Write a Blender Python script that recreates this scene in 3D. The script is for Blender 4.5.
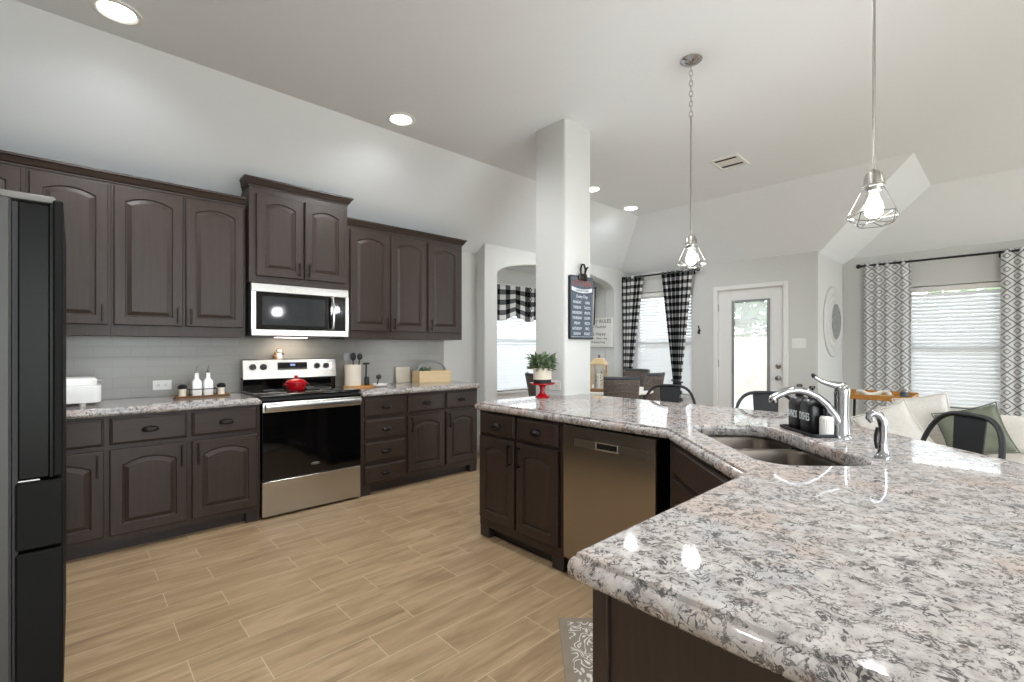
import bpy, bmesh, math, random
from mathutils import Vector, Matrix
from math import radians as R, sin, cos, pi, tau
random.seed(7)
for o in list(bpy.data.objects): bpy.data.objects.remove(o)
SC = bpy.context.scene
COL = SC.collection

# ------------------------------------------------------------------ camera, world, exposure
YAW = R(47)
cam = bpy.data.cameras.new('camera'); camo = bpy.data.objects.new('camera', cam); COL.objects.link(camo)
camo.location = (0, 0, 1.27); camo.rotation_euler = (R(90), 0, -(R(90) - YAW))
cam.sensor_width = 36; cam.lens = 470 / 1024 * 36; cam.shift_y = 6 / 1024; cam.clip_start = .02; cam.clip_end = 200
SC.camera = camo
SC.view_settings.view_transform = 'Standard'; SC.view_settings.look = 'None'
SC.view_settings.gamma = 1; SC.view_settings.use_curve_mapping = False
SC.view_settings.exposure = 0.40
W = bpy.data.worlds.new('sky'); SC.world = W; W.use_nodes = True
bg = W.node_tree.nodes['Background']; bg.inputs[0].default_value = (.86, .94, 1, 1); bg.inputs[1].default_value = 7.6
SC.cycles.diffuse_bounces = 6; SC.cycles.max_bounces = 12; SC.cycles.sample_clamp_indirect = 6.0
SC.cycles.caustics_reflective = False; SC.cycles.caustics_refractive = False

def lamp(name, kind, loc, energy, color=(1, 1, 1), rot=(0, 0, 0), **kw):
    d = bpy.data.lights.new(name, kind); d.energy = energy; d.color = color
    for k, v in kw.items(): setattr(d, k, v)
    o = bpy.data.objects.new(name, d); COL.objects.link(o); o.location = loc; o.rotation_euler = rot
    return o
CAN_SPOTS = [(.163, 3.157), (1.816, 3.183), (4.15, 3.17), (5.07, 3.27), (.163, .95), (1.816, .95), (.9, -1.6), (3.0, -1.6), (5.0, -1.8)]  # entries beyond the visible row are unseen lamps added as fill
for i, (x, y) in enumerate(CAN_SPOTS):
    lamp('can_lamp', 'SPOT', (x, y, 2.985), (70 if i in (0, 1, 4, 5) else 38), (.93, .965, 1), spot_size=R(166), spot_blend=.62, shadow_soft_size=.06)
lamp('hood_lamp', 'AREA', (1.36, 4.22, 1.345), 0.55, (1, .80, .55), shape='RECTANGLE', size=.3, size_y=.06)
for p in ((2.721, 1.336), (2.24, .371)):
    lamp('bulb_lamp', 'POINT', (*p, 1.80), 30, (.95, .97, 1), shadow_soft_size=.04)
def portal(loc, rot, sx, sy):
    o = lamp('window_portal', 'AREA', loc, 1, rot=rot, shape='RECTANGLE', size=sx, size_y=sy)
    o.data.cycles.is_portal = True
portal((7.68, .5, 1.30), (0, R(90), 0), 1.5, .84)      # living window
portal((6.52, 3.6, 1.35), (0, R(90), 0), 1.5, .9)      # dining window
portal((6.50, 2.36, 1.0), (0, R(90), 0), 1.8, .5)      # door glass
portal((4.9, 5.22, 1.35), (R(-90), 0, 0), 1.4, 1.5)    # arch window
portal((.75, -3.62, 1.25), (R(90), 0, 0), 3.0, 2.3)    # unseen rear opening added for fill daylight
portal((6.35, -3.62, 1.2), (R(90), 0, 0), 2.1, 2.2)    # unseen rear opening added to brighten the return wall

# ------------------------------------------------------------------ materials
def srgb(h):
    h = h.lstrip('#'); c = [int(h[i:i + 2], 16) / 255 for i in (0, 2, 4)]
    return tuple((v / 12.92 if v <= .04045 else ((v + .055) / 1.055) ** 2.4) for v in c) + (1,)
class NT:
    def __init__(s, name):
        s.m = bpy.data.materials.new(name); s.m.use_nodes = True; s.t = s.m.node_tree
        s.b = s.t.nodes['Principled BSDF']; s.out = s.t.nodes['Material Output']
    def n(s, typ, **kw):
        nd = s.t.nodes.new(typ)
        for k, v in kw.items():
            if k.startswith('i_'):
                key = k[2:]; key = int(key) if key.isdigit() else key.replace('_', ' ')
                nd.inputs[key].default_value = v
            else: setattr(nd, k, v)
        return nd
    def l(s, a, b): s.t.links.new(a, b)
    def math(s, op, a, b=None, c=None):
        nd = s.n('ShaderNodeMath', operation=op)
        for i, v in enumerate((a, b, c)):
            if v is None: continue
            if isinstance(v, (int, float)): nd.inputs[i].default_value = v
            else: s.l(v, nd.inputs[i])
        return nd.outputs[0]
    def mix(s, f, a, b, typ='MIX'):
        nd = s.n('ShaderNodeMix', data_type='RGBA', blend_type=typ)
        for i, v in ((0, f), (6, a), (7, b)):
            if isinstance(v, (int, float)): nd.inputs[i].default_value = v
            elif isinstance(v, tuple): nd.inputs[i].default_value = v
            else: s.l(v, nd.inputs[i])
        return nd.outputs[2]
    def ramp(s, f, stops):
        nd = s.n('ShaderNodeValToRGB'); e = nd.color_ramp.elements
        while len(e) < len(stops): e.new(.5)
        for el, (p, c) in zip(e, stops): el.position = p; el.color = c if isinstance(c, tuple) else (c, c, c, 1)
        s.l(f, nd.inputs[0]); return nd.outputs[0]
    def coord(s, out='Object', scale=(1, 1, 1), rot=(0, 0, 0), loc=(0, 0, 0)):
        tc = s.n('ShaderNodeTexCoord'); mp = s.n('ShaderNodeMapping')
        mp.inputs['Scale'].default_value = scale; mp.inputs['Rotation'].default_value = rot; mp.inputs['Location'].default_value = loc
        s.l(tc.outputs[out], mp.inputs[0]); return mp.outputs[0]
    def noise(s, co, scale, detail=4, rough=.55, dist=0):
        nd = s.n('ShaderNodeTexNoise'); nd.inputs['Scale'].default_value = scale; nd.inputs['Detail'].default_value = detail
        nd.inputs['Roughness'].default_value = rough; nd.inputs['Distortion'].default_value = dist
        s.l(co, nd.inputs['Vector']); return nd.outputs[0]
    def bump(s, h, strength=.2, dist=.002):
        nd = s.n('ShaderNodeBump'); nd.inputs['Strength'].default_value = strength; nd.inputs['Distance'].default_value = dist
        s.l(h, nd.inputs['Height']); s.l(nd.outputs[0], s.b.inputs['Normal'])
    def set(s, **kw):
        for k, v in kw.items():
            k = k.replace('_', ' ')
            if hasattr(v, 'is_linked') or hasattr(v, 'links'): s.l(v, s.b.inputs[k])
            else: s.b.inputs[k].default_value = v
        return s
def simple(name, col, rough=.5, metal=0, var=.08, scale=12, **kw):
    t = NT(name); c = srgb(col) if isinstance(col, str) else col
    n = t.noise(t.coord(), scale, 3)
    lo = tuple(v * (1 - var) for v in c[:3]) + (1,); hi = tuple(min(1, v * (1 + var)) for v in c[:3]) + (1,)
    t.set(Base_Color=t.ramp(n, [(.3, lo), (.7, hi)]), Roughness=rough, Metallic=metal, **kw)
    return t.m
M = {}
def paint(name, col, rough=.6, bump=.06):
    t = NT(name); co = t.coord(); n = t.noise(co, 90, 3)
    c = srgb(col); n2 = t.noise(co, .8, 2)
    t.set(Base_Color=t.ramp(n2, [(.3, tuple(v * .985 for v in c[:3]) + (1,)), (.7, c)]), Roughness=rough, Specular_IOR_Level=.25)
    t.bump(n, bump, .002); return t.m
M['wall'] = paint('wall_paint', '#d0d0cd')
M['ceiling'] = paint('ceiling_paint', '#eef1f4', .7)
M['trim'] = paint('trim_paint', '#e8e7e5', .4, .01)

def wood(name, lo, hi, rough=.42, ax=2, spec=.4):
    t = NT(name); sc = [14, 14, 14]; sc[ax] = 1.2
    co = t.coord(scale=tuple(sc)); n = t.noise(co, 3.2, 6, .62, .6)
    n2 = t.noise(t.coord(), 2.3, 3)
    c = t.mix(t.math('MULTIPLY', n2, .5), t.ramp(n, [(.28, srgb(lo)), (.72, srgb(hi))]), srgb(lo))
    t.set(Base_Color=c, Roughness=rough, Specular_IOR_Level=spec); t.bump(n, .08, .001); return t.m
M['cab'] = wood('stained_cabinet_wood', '#2d221c', '#3e3029')
M['cabh'] = wood('stained_cabinet_wood_across', '#2d221c', '#3e3029', ax=0)
M['toe'] = wood('dark_toe_board', '#2c2524', '#382f2d', ax=0)
M['oak'] = wood('honey_wood', '#a8702f', '#cc9450', ax=0)
M['lightwood'] = wood('pale_wood', '#c2a67c', '#dac39c', ax=0)
M['brownwood'] = wood('brown_wood', '#7c5a3a', '#a0784e', ax=0)
M['bronze'] = simple('dark_bronze', '#2a2624', .35, .8, .2)
M['black'] = simple('black_plastic', '#141414', .3)
M['matteblack'] = simple('matte_black', '#17181b', .55)
M['blackglass'] = simple('black_glass', '#060607', .06, 0, .1, Specular_IOR_Level=.6)
M['greyglass'] = simple('oven_window_glass', '#2b2d31', .06, 0, .1, Specular_IOR_Level=.7)
M['white'] = simple('white_enamel', '#f0efec', .25, 0, .02)
M['whitemat'] = simple('white_matte', '#e6e4df', .6, 0, .03)
M['cream'] = simple('cream_ceramic', '#ded3c2', .35, 0, .05)
M['red'] = simple('red_enamel', '#a80d18', .2, 0, .1)
M['chrome'] = simple('polished_chrome', '#b2b3b6', .10, 1, .02)
M['nickel'] = simple('brushed_nickel', '#a8a49e', .28, 1, .04)
M['leaf'] = simple('plant_leaves', '#5d7050', .5, 0, .35, 30)
M['leafpale'] = simple('pale_plant_leaves', '#98a58a', .5, 0, .3, 30)
M['slate'] = simple('slate_board', '#4a5561', .6, 0, .15, 20)
M['rust'] = simple('rust_lettering', '#a2553f', .6, 0, .2)
M['dullwhite'] = simple('chalk_lettering', '#d5dadd', .7, 0, .05)
M['railgrey'] = simple('dark_slate_rail', '#363b41', .5)
M['bottleblack'] = simple('satin_black_bottle', '#0d0d0f', .38)
M['ink'] = simple('black_lettering', '#2b2a2a', .6)
M['grey'] = simple('grey_enamel', '#8b8c8e', .5)
M['sofa'] = simple('cream_upholstery', '#d9d3ca', .85, 0, .05, 60)
M['pillowwhite'] = simple('white_linen', '#dedad4', .85, 0, .06, 60)
M['green'] = simple('sage_velvet', '#6d7262', .7, 0, .18, 14)
M['hinge'] = simple('hinge_grey', '#75736f', .5)
M['steelcab'] = simple('fridge_grey_case', '#4a4947', .45, .3, .04)
def brushed(name, col, rough=.25, ax=0, amt=.015):
    t = NT(name); sc = [700, 700, 700]; sc[ax] = 3
    n = t.noise(t.coord(scale=tuple(sc)), 1, 3)
    c = srgb(col)
    t.set(Base_Color=t.ramp(n, [(.3, tuple(v * (1 - amt) for v in c[:3]) + (1,)), (.7, c)]), Metallic=1.0,
          Roughness=rough, Anisotropic=.7)
    return t.m
M['steel'] = brushed('brushed_stainless', '#c6c3be', .27)
M['dwsteel'] = brushed('dishwasher_stainless', '#a39a90', .27)
M['sinksteel'] = brushed('sink_stainless', '#6f675f', .34)
M['fridgesteel'] = brushed('dark_stainless', '#262625', .4, 0, .1)
M['fridgeblack'] = simple('fridge_black', '#121211', .6, 0, .05, Specular_IOR_Level=.15)

def granite():
    t = NT('speckled_granite'); co = t.coord(rot=(0, 0, .5))
    warp = t.n('ShaderNodeTexNoise'); warp.inputs['Scale'].default_value = 9; warp.inputs['Detail'].default_value = 3
    t.l(co, warp.inputs['Vector'])
    add = t.n('ShaderNodeVectorMath', operation='MULTIPLY_ADD'); t.l(warp.outputs[1], add.inputs[0]); add.inputs[1].default_value = (.09, .09, .09); t.l(co, add.inputs[2])
    cw = add.outputs[0]
    big = t.noise(cw, 4.5, 3, .5)
    r1 = t.math('ABSOLUTE', t.math('SUBTRACT', t.noise(cw, 30, 4, .6, 1.0), .5))
    r2 = t.math('ABSOLUTE', t.math('SUBTRACT', t.noise(t.coord(loc=(3, 5, 1)), 52, 4, .65, .8), .5))
    g1 = t.ramp(t.noise(co, 24, 4, .65), [(.46, 0.0), (.54, 1.0)])
    g2 = t.ramp(t.noise(co, 38, 3, .6), [(.50, 0.0), (.56, 1.0)])
    base = t.ramp(t.noise(cw, 26, 6, .65), [(.25, srgb('#827b77')), (.36, srgb('#9d9693')), (.50, srgb('#b3ada9')), (.70, srgb('#c6c1bd'))])
    tan = t.ramp(big, [(.50, 0.0), (.60, 1.0)])
    base = t.mix(t.math('MULTIPLY', tan, .45), base, srgb('#b8a192'))
    grey = t.ramp(t.noise(cw, 8, 3), [(.54, 0.0), (.66, 1.0)])
    base = t.mix(t.math('MULTIPLY', grey, .4), base, srgb('#a4a7ad'))
    d1 = t.math('MULTIPLY', t.ramp(r1, [(.020, 1.0), (.040, 0.0)]), g1)
    d2 = t.math('MULTIPLY', t.ramp(r2, [(.022, 1.0), (.042, 0.0)]), g2)
    sp = t.ramp(t.noise(cw, 62, 5, .6, .6), [(.34, 1.0), (.375, 0.0)])
    dk = t.math('MAXIMUM', t.math('MAXIMUM', d1, t.math('MULTIPLY', d2, .8)), sp)
    col = t.mix(t.math('MULTIPLY', dk, .86), base, srgb('#302e30'))
    br = t.ramp(t.noise(cw, 44, 4, .6, .5), [(.31, 1.0), (.37, 0.0)])
    col = t.mix(t.math('MULTIPLY', br, .55), col, srgb('#6a5046'))
    t.set(Base_Color=col, Roughness=.045, Specular_IOR_Level=.5)
    return t.m
M['granite'] = granite()

def floor_mat():
    t = NT('wood_look_plank_tile'); co = t.coord(loc=(.048, .024, 0))
    br = t.n('ShaderNodeTexBrick'); t.l(co, br.inputs['Vector'])
    br.inputs['Scale'].default_value = 1; br.inputs['Brick Width'].default_value = .61; br.inputs['Row Height'].default_value = .178
    br.inputs['Mortar Size'].default_value = .0017; br.inputs['Mortar Smooth'].default_value = .1; br.offset = .37; br.offset_frequency = 2
    br.inputs['Color1'].default_value = (0, 0, 0, 1); br.inputs['Color2'].default_value = (1, 1, 1, 1); br.inputs['Mortar'].default_value = (.5, .5, .5, 1)
    sep = t.n('ShaderNodeSeparateColor'); t.l(br.outputs['Color'], sep.inputs[0]); rnd = sep.outputs[0]
    cmb = t.n('ShaderNodeCombineXYZ'); t.l(t.math('MULTIPLY', rnd, 17.3), cmb.inputs[1]); t.l(t.math('MULTIPLY', rnd, 7.1), cmb.inputs[0])
    ad = t.n('ShaderNodeVectorMath', operation='ADD'); t.l(t.coord(scale=(1.3, 9, 1)), ad.inputs[0]); t.l(cmb.outputs[0], ad.inputs[1])
    g = t.noise(ad.outputs[0], 2.0, 7, .62, .5)
    wood_ = t.ramp(g, [(.22, srgb('#7d6950')), (.42, srgb('#9c8465')), (.58, srgb('#b19777')), (.8, srgb('#bfa889'))])
    wood_ = t.mix(t.math('MULTIPLY', rnd, .40), wood_, srgb('#967d5d'))
    ad2 = t.n('ShaderNodeVectorMath', operation='ADD'); t.l(t.coord(scale=(.55, 9, 1)), ad2.inputs[0]); t.l(cmb.outputs[0], ad2.inputs[1])
    st = t.ramp(t.noise(ad2.outputs[0], 1.7, 5, .6, .35), [(.57, 0.0), (.70, 1.0)])
    wood_ = t.mix(t.math('MULTIPLY', st, .55), wood_, srgb('#6b5843'))
    col = t.mix(br.outputs['Fac'], wood_, srgb('#c4b294'))
    t.set(Base_Color=col, Roughness=t.math('MULTIPLY_ADD', g, .15, .33), Specular_IOR_Level=.4)
    h = t.math('SUBTRACT', t.math('MULTIPLY', g, .15), br.outputs['Fac']); t.bump(h, .25, .002)
    return t.m
M['floor'] = floor_mat()
def tile_mat():
    t = NT('glazed_subway_tile')
    tc = t.n('ShaderNodeTexCoord'); sp = t.n('ShaderNodeSeparateXYZ'); t.l(tc.outputs['Object'], sp.inputs[0])
    cb = t.n('ShaderNodeCombineXYZ'); t.l(sp.outputs[0], cb.inputs[0]); t.l(sp.outputs[2], cb.inputs[1])
    br = t.n('ShaderNodeTexBrick'); t.l(cb.outputs[0], br.inputs['Vector']); br.inputs['Scale'].default_value = 1
    br.inputs['Brick Width'].default_value = .20; br.inputs['Row Height'].default_value = .075; br.inputs['Mortar Size'].default_value = .0018
    br.inputs['Color1'].default_value = srgb('#9a9791'); br.inputs['Color2'].default_value = srgb('#9f9c96'); br.inputs['Mortar'].default_value = srgb('#94918a')
    n = t.noise(t.coord(), 9, 2)
    t.set(Base_Color=br.outputs['Color'], Roughness=.28, Specular_IOR_Level=.35)
    t.bump(t.math('SUBTRACT', t.math('MULTIPLY', n, .6), br.outputs['Fac']), .3, .003)
    return t.m
M['tile'] = tile_mat()
def check_mat(n_u, n_v):
    t = NT('buffalo_check_cloth'); tc = t.n('ShaderNodeTexCoord'); sp = t.n('ShaderNodeSeparateXYZ'); t.l(tc.outputs['UV'], sp.inputs[0])
    a = t.math('GREATER_THAN', t.math('FRACT', t.math('MULTIPLY', sp.outputs[0], n_u)), .5)
    b = t.math('GREATER_THAN', t.math('FRACT', t.math('MULTIPLY', sp.outputs[1], n_v)), .5)
    s = t.math('MULTIPLY', t.math('ADD', a, b), .5)
    t.set(Base_Color=t.ramp(s, [(0, srgb('#e9e8e6')), (.25, srgb('#e9e8e6')), (.26, srgb('#6b6b6d')), (.74, srgb('#6b6b6d')), (.75, srgb('#151516')), (1, srgb('#151516'))]), Roughness=.9, Specular_IOR_Level=.1)
    t.t.nodes[-1]; return t.m
M['check'] = check_mat(1, 1)
def diamond_mat():
    t = NT('diamond_lattice_cloth'); tc = t.n('ShaderNodeTexCoord'); sp = t.n('ShaderNodeSeparateXYZ'); t.l(tc.outputs['UV'], sp.inputs[0])
    def tri(v): return t.math('MULTIPLY', t.math('ABSOLUTE', t.math('SUBTRACT', t.math('FRACT', v), .5)), 2)
    a, b = tri(sp.outputs[0]), tri(sp.outputs[1])
    d = t.math('ADD', a, b)
    def line(c, w): return t.math('LESS_THAN', t.math('ABSOLUTE', t.math('SUBTRACT', d, c)), w)
    L = t.math('MAXIMUM', line(1.0, .10), t.math('MAXIMUM', line(.36, .075), line(1.64, .075)))
    t.set(Base_Color=t.mix(L, srgb('#e9e9e8'), srgb('#85888c')), Roughness=.9, Specular_IOR_Level=.1)
    return t.m
M['diamond'] = diamond_mat()
def cloth_glow(m, amt):   # thin cloth lets some daylight through
    t = m.node_tree; b = t.nodes['Principled BSDF']; tr = t.nodes.new('ShaderNodeBsdfTranslucent'); mx = t.nodes.new('ShaderNodeMixShader')
    mx.inputs[0].default_value = amt
    src = b.inputs['Base Color'].links[0].from_socket if b.inputs['Base Color'].links else None
    if src: t.links.new(src, tr.inputs[0])
    t.links.new(b.outputs[0], mx.inputs[1]); t.links.new(tr.outputs[0], mx.inputs[2]); t.links.new(mx.outputs[0], t.nodes['Material Output'].inputs[0])
cloth_glow(M['diamond'], .25); cloth_glow(M['check'], .15)
M['slat'] = simple('blind_slats', '#ecedee', .5, 0, .01); cloth_glow(M['slat'], .20)
def wicker_mat():
    t = NT('woven_wicker'); co = t.coord(); w = t.n('ShaderNodeTexWave', wave_type='BANDS', bands_direction='Z'); t.l(co, w.inputs[0]); w.inputs['Scale'].default_value = 22; w.inputs['Distortion'].default_value = 3
    n = t.noise(co, 60, 3); c = t.ramp(t.math('MULTIPLY', t.math('ADD', w.outputs[1], n), .5), [(.3, srgb('#2b2522')), (.6, srgb('#5d5048')), (.8, srgb('#85786e'))])
    t.set(Base_Color=c, Roughness=.6); t.bump(w.outputs[1], .5, .004); return t.m
M['wicker'] = wicker_mat()
def mat_rug():
    t = NT('scroll_pattern_mat'); co = t.coord()
    n = t.noise(co, 13, 1, .4, 1.1); r = t.math('ABSOLUTE', t.math('SUBTRACT', t.math('FRACT', t.math('MULTIPLY', n, 7)), .5))
    col = t.mix(t.math('LESS_THAN', r, .16), srgb('#8d8377'), srgb('#dcd6cb'))
    t.set(Base_Color=col, Roughness=.8); return t.m
M['rug'] = mat_rug()
M['rugedge'] = simple('mat_border', '#8f8171', .8)
def glass(name, rough=0.0):
    t = NT(name); tr = t.n('ShaderNodeBsdfTransparent'); gl = t.n('ShaderNodeBsdfGlossy'); gl.inputs['Roughness'].default_value = .02
    fr = t.n('ShaderNodeFresnel'); fr.inputs[0].default_value = 1.3; mx = t.n('ShaderNodeMixShader')
    t.l(fr.outputs[0], mx.inputs[0]); t.l(tr.outputs[0], mx.inputs[1]); t.l(gl.outputs[0], mx.inputs[2]); t.l(mx.outputs[0], t.out.inputs[0]); return t.m
M['glass'] = glass('clear_pane')
def emit(name, col, s):
    t = NT(name); t.set(Base_Color=srgb(col), Emission_Color=srgb(col), Emission_Strength=s); return t.m
M['led'] = emit('lit_diffuser', '#fff6ea', 9)
M['bulb'] = emit('lit_bulb', '#fff4e6', 7)
M['display'] = emit('blue_clock_digits', '#9fb8ff', .8)
M['palelawn'] = simple('lawn', '#c4c2b8', .9, 0, .12, 3)  # kept pale and neutral so the ground bounces daylight indoors
M['fence'] = wood('cedar_fence', '#b7a690', '#cdbfab', .8)
M['bark'] = simple('bark', '#5b4a3c', .9)
M['ring'] = simple('whitewashed_grey', '#c9c8c6', .7, 0, .04, 30)
M['ringdark'] = simple('carved_grey_relief', '#868787', .7, 0, .3, 22)

# ------------------------------------------------------------------ mesh helpers
class MB:
    def __init__(s): s.bm = bmesh.new()
    def box(s, x0, x1, y0, y1, z0, z1, bev=0, seg=1, mtx=None):
        b = bmesh.new(); bmesh.ops.create_cube(b, size=1)
        for v in b.verts: v.co = Vector(((x0 + x1) / 2 + v.co.x * (x1 - x0), (y0 + y1) / 2 + v.co.y * (y1 - y0), (z0 + z1) / 2 + v.co.z * (z1 - z0)))
        if bev: bmesh.ops.bevel(b, geom=b.edges[:], offset=bev, segments=seg, profile=.5, affect='EDGES')
        return s.add(b, mtx)
    def add(s, b, mtx=None):
        mp = {}
        for v in b.verts: mp[v] = s.bm.verts.new(mtx @ v.co if mtx else v.co)
        for f in b.faces:
            try: s.bm.faces.new([mp[v] for v in f.verts])
            except ValueError: pass
        b.free(); return s
    def loops(s, loops, close_ring=True, cap0=False, cap1=False, closed=False):
        vs = [[s.bm.verts.new(p) for p in L] for L in loops]
        n = len(vs[0]); prs = list(zip(vs, vs[1:])) + ([(vs[-1], vs[0])] if closed else [])
        for A, B in prs:
            for i in range(n if close_ring else n - 1):
                j = (i + 1) % n
                try: s.bm.faces.new((A[i], A[j], B[j], B[i]))
                except ValueError: pass
        if cap0: s.bm.faces.new(vs[0][::-1])
        if cap1: s.bm.faces.new(vs[-1])
        return s
    def lathe(s, prof, c=(0, 0, 0), seg=24, cap0=True, cap1=True, mtx=None, sx=1, sy=1):
        L = []
        for r, z in prof:
            ring = [Vector((c[0] + r * cos(tau * i / seg) * sx, c[1] + r * sin(tau * i / seg) * sy, c[2] + z)) for i in range(seg)]
            L.append([mtx @ p for p in ring] if mtx else ring)
        return s.loops(L, True, cap0 and prof[0][0] > 0, cap1 and prof[-1][0] > 0)
    def ball(s, c, rx, ry=None, rz=None, seg=16, rings=8, mtx=None):
        ry = ry or rx; rz = rz or rx
        prof = [(max(1e-4, sin(pi * i / rings)), -cos(pi * i / rings) * rz) for i in range(rings + 1)]
        return s.lathe(prof, c, seg, sx=rx, sy=ry, mtx=mtx)
    def tube(s, pts, r, seg=8, closed=False, flat=1.0):
        pts = [Vector(p) for p in pts]; n = len(pts); rr = r if isinstance(r, (list, tuple)) else [r] * n
        L = []; up = None
        for i, p in enumerate(pts):
            a = pts[i - 1] if (i > 0 or closed) else p; b = pts[(i + 1) % n] if (i < n - 1 or closed) else p
            t = (b - a).normalized()
            if up is None:
                up = Vector((0, 0, 1)) if abs(t.z) < .9 else Vector((1, 0, 0))
            x = (up - t * up.dot(t)); x.normalize(); y = t.cross(x); up = x
            L.append([p + x * rr[i] * cos(tau * k / seg) + y * rr[i] * flat * sin(tau * k / seg) for k in range(seg)])
        return s.loops(L, True, not closed, not closed, closed)
    def prism(s, poly, z0, z1, mtx=None):
        f = (lambda p: mtx @ p) if mtx else (lambda p: p)
        return s.loops([[f(Vector((x, y, z0))) for x, y in poly], [f(Vector((x, y, z1))) for x, y in poly]], True, True, True)
    def face(s, pts): s.bm.faces.new([s.bm.verts.new(p) for p in pts]); return s
    def sheet(s, fn, nu, nv, uvfn=None):
        uvl = s.bm.loops.layers.uv.verify()
        g = [[s.bm.verts.new(fn(i / nu, j / nv)) for i in range(nu + 1)] for j in range(nv + 1)]
        for j in range(nv):
            for i in range(nu):
                f = s.bm.faces.new((g[j][i], g[j][i + 1], g[j + 1][i + 1], g[j + 1][i]))
                if uvfn:
                    for lp, (a, b) in zip(f.loops, ((i, j), (i + 1, j), (i + 1, j + 1), (i, j + 1))): lp[uvl].uv = uvfn(a / nu, b / nv)
        return s
    def build(s, name, m, parent=None, smooth=35, solid=0, sub=0, bevel=0):
        bmesh.ops.recalc_face_normals(s.bm, faces=s.bm.faces[:])
        me = bpy.data.meshes.new(name); s.bm.to_mesh(me); s.bm.free()
        me.materials.append(M[m] if isinstance(m, str) else m)
        if smooth:
            me.polygons.foreach_set('use_smooth', [True] * len(me.polygons)); me.set_sharp_from_angle(angle=R(smooth))
        o = bpy.data.objects.new(name, me); COL.objects.link(o)
        if solid: md = o.modifiers.new('thickness', 'SOLIDIFY'); md.thickness = solid; md.offset = 0
        if bevel: md = o.modifiers.new('soft_edges', 'BEVEL'); md.width = bevel; md.segments = 2
        if sub: md = o.modifiers.new('smooth', 'SUBSURF'); md.levels = sub; md.render_levels = sub
        if parent: o.parent = parent
        return o
def thing(name, label, cat, loc=(0, 0, 0), rz=0, group=None):
    o = bpy.data.objects.new(name, None); COL.objects.link(o); o.location = loc; o.rotation_euler = (0, 0, rz); o.empty_display_size = .05
    return tag(o, label, cat, group)
def tag(o, label, cat, group=None, kind=None):
    o['label'] = label; o['category'] = cat
    if group: o['group'] = group
    if kind: o['kind'] = kind
    return o
def struct(o, label=None):
    o['kind'] = 'structure'
    if label: o['label'] = label
    return o
def copy_tree(o, parent=None):
    c = o.copy(); COL.objects.link(c)
    if parent: c.parent = parent
    for ch in list(o.children): copy_tree(ch, c)
    return c
def rrect(x0, x1, y0, y1, r, n=6):
    P = []
    for cx, cy, a in ((x1 - r, y1 - r, 0), (x0 + r, y1 - r, 90), (x0 + r, y0 + r, 180), (x1 - r, y0 + r, 270)):
        for k in range(n + 1): t = R(a + 90 * k / n); P.append((cx + r * cos(t), cy + r * sin(t)))
    return P
def lettering(txt, size, mtx, name, m, parent=None, align='CENTER', depth=.0006, sx=1.0):
    cu = bpy.data.curves.new(name, 'FONT'); cu.body = txt; cu.size = size; cu.align_x = align; cu.align_y = 'CENTER'; cu.extrude = depth; cu.resolution_u = 2
    t = bpy.data.objects.new('tmp', cu); COL.objects.link(t); bpy.context.view_layer.update()
    me = bpy.data.meshes.new_from_object(t.evaluated_get(bpy.context.evaluated_depsgraph_get()))
    bpy.data.objects.remove(t)
    me.transform(mtx @ Matrix.Diagonal((sx, 1, 1, 1))); me.materials.clear(); me.materials.append(M[m])
    o = bpy.data.objects.new(name, me); COL.objects.link(o)
    if parent: o.parent = parent
    return o
def face_mtx(o, ux, uz=(0, 0, 1)):
    ux = Vector(ux).normalized(); uy = Vector(uz).normalized(); uz_ = ux.cross(uy)
    m = Matrix.Identity(4)
    for i in range(3): m[i][0] = ux[i]; m[i][1] = uy[i]; m[i][2] = uz_[i]; m[i][3] = o[i]
    return m

# ------------------------------------------------------------------ room shell
b = MB(); b.box(-1.0, 7.8, -3.7, 5.3, -.08, 0); fl = struct(b.build('floor', 'floor', smooth=0), 'wood-look plank tile floor')
b = MB()
for q in ([(-1, -3.7, 3), (6.70, -3.7, 3), (6.70, .62, 3), (5.46, .62, 3), (5.46, 3.41, 3), (-1, 3.41, 3)],
          [(-1, 3.41, 3), (5.46, 3.41, 3), (6.46, 4.41, 2.36), (-1, 4.41, 2.36)],
          [(5.46, 3.41, 3), (6.46, 4.41, 2.36), (6.46, 1.62, 2.36), (5.46, .62, 3)],
          [(5.46, .62, 3), (6.46, 1.62, 2.36), (7.70, 1.62, 2.36), (6.70, .62, 3)],
          [(6.70, .62, 3), (7.70, 1.62, 2.36), (7.70, -3.7, 2.36), (6.70, -3.7, 3)]):
    b.face(q)
bmesh.ops.remove_doubles(b.bm, verts=b.bm.verts[:], dist=.0005)
struct(b.build('ceiling', 'ceiling', smooth=0), 'white vaulted ceiling')
def wall(name, plane, c, t, a0, a1, z1, holes=(), m='wall'):
    """plane 'x' or 'y' at coordinate c, going back t; holes are (a0,a1,z0,z1)"""
    b = MB(); xs = sorted({a0, a1, *[h[0] for h in holes], *[h[1] for h in holes]})
    for p, q in zip(xs, xs[1:]):
        zs = [(0, z1)]
        for h in holes:
            if h[0] <= p + 1e-6 and h[1] >= q - 1e-6:
                zs = [w for s0, s1 in zs for w in ((s0, min(s1, h[2])), (max(s0, h[3]), s1)) if w[1] - w[0] > 1e-4]
        for s0, s1 in zs:
            if plane == 'x': b.box(min(c, c + t), max(c, c + t), p, q, s0, s1)
            else: b.box(p, q, min(c, c + t), max(c, c + t), s0, s1)
    return struct(b.build(name, m, smooth=0))
wall('wall_back', 'y', 4.38, .14, -1, 3.52, 2.42)
wall('wall_left', 'x', -.9, -.12, -3.7, 4.5, 3.02)
wall('wall_rear', 'y', -3.56, -.12, -1, 7.8, 3.02, [(-.75, 2.25, .1, 2.4), (5.3, 7.4, .1, 2.3)])  # both openings are unseen, added to let in fill daylight
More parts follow.
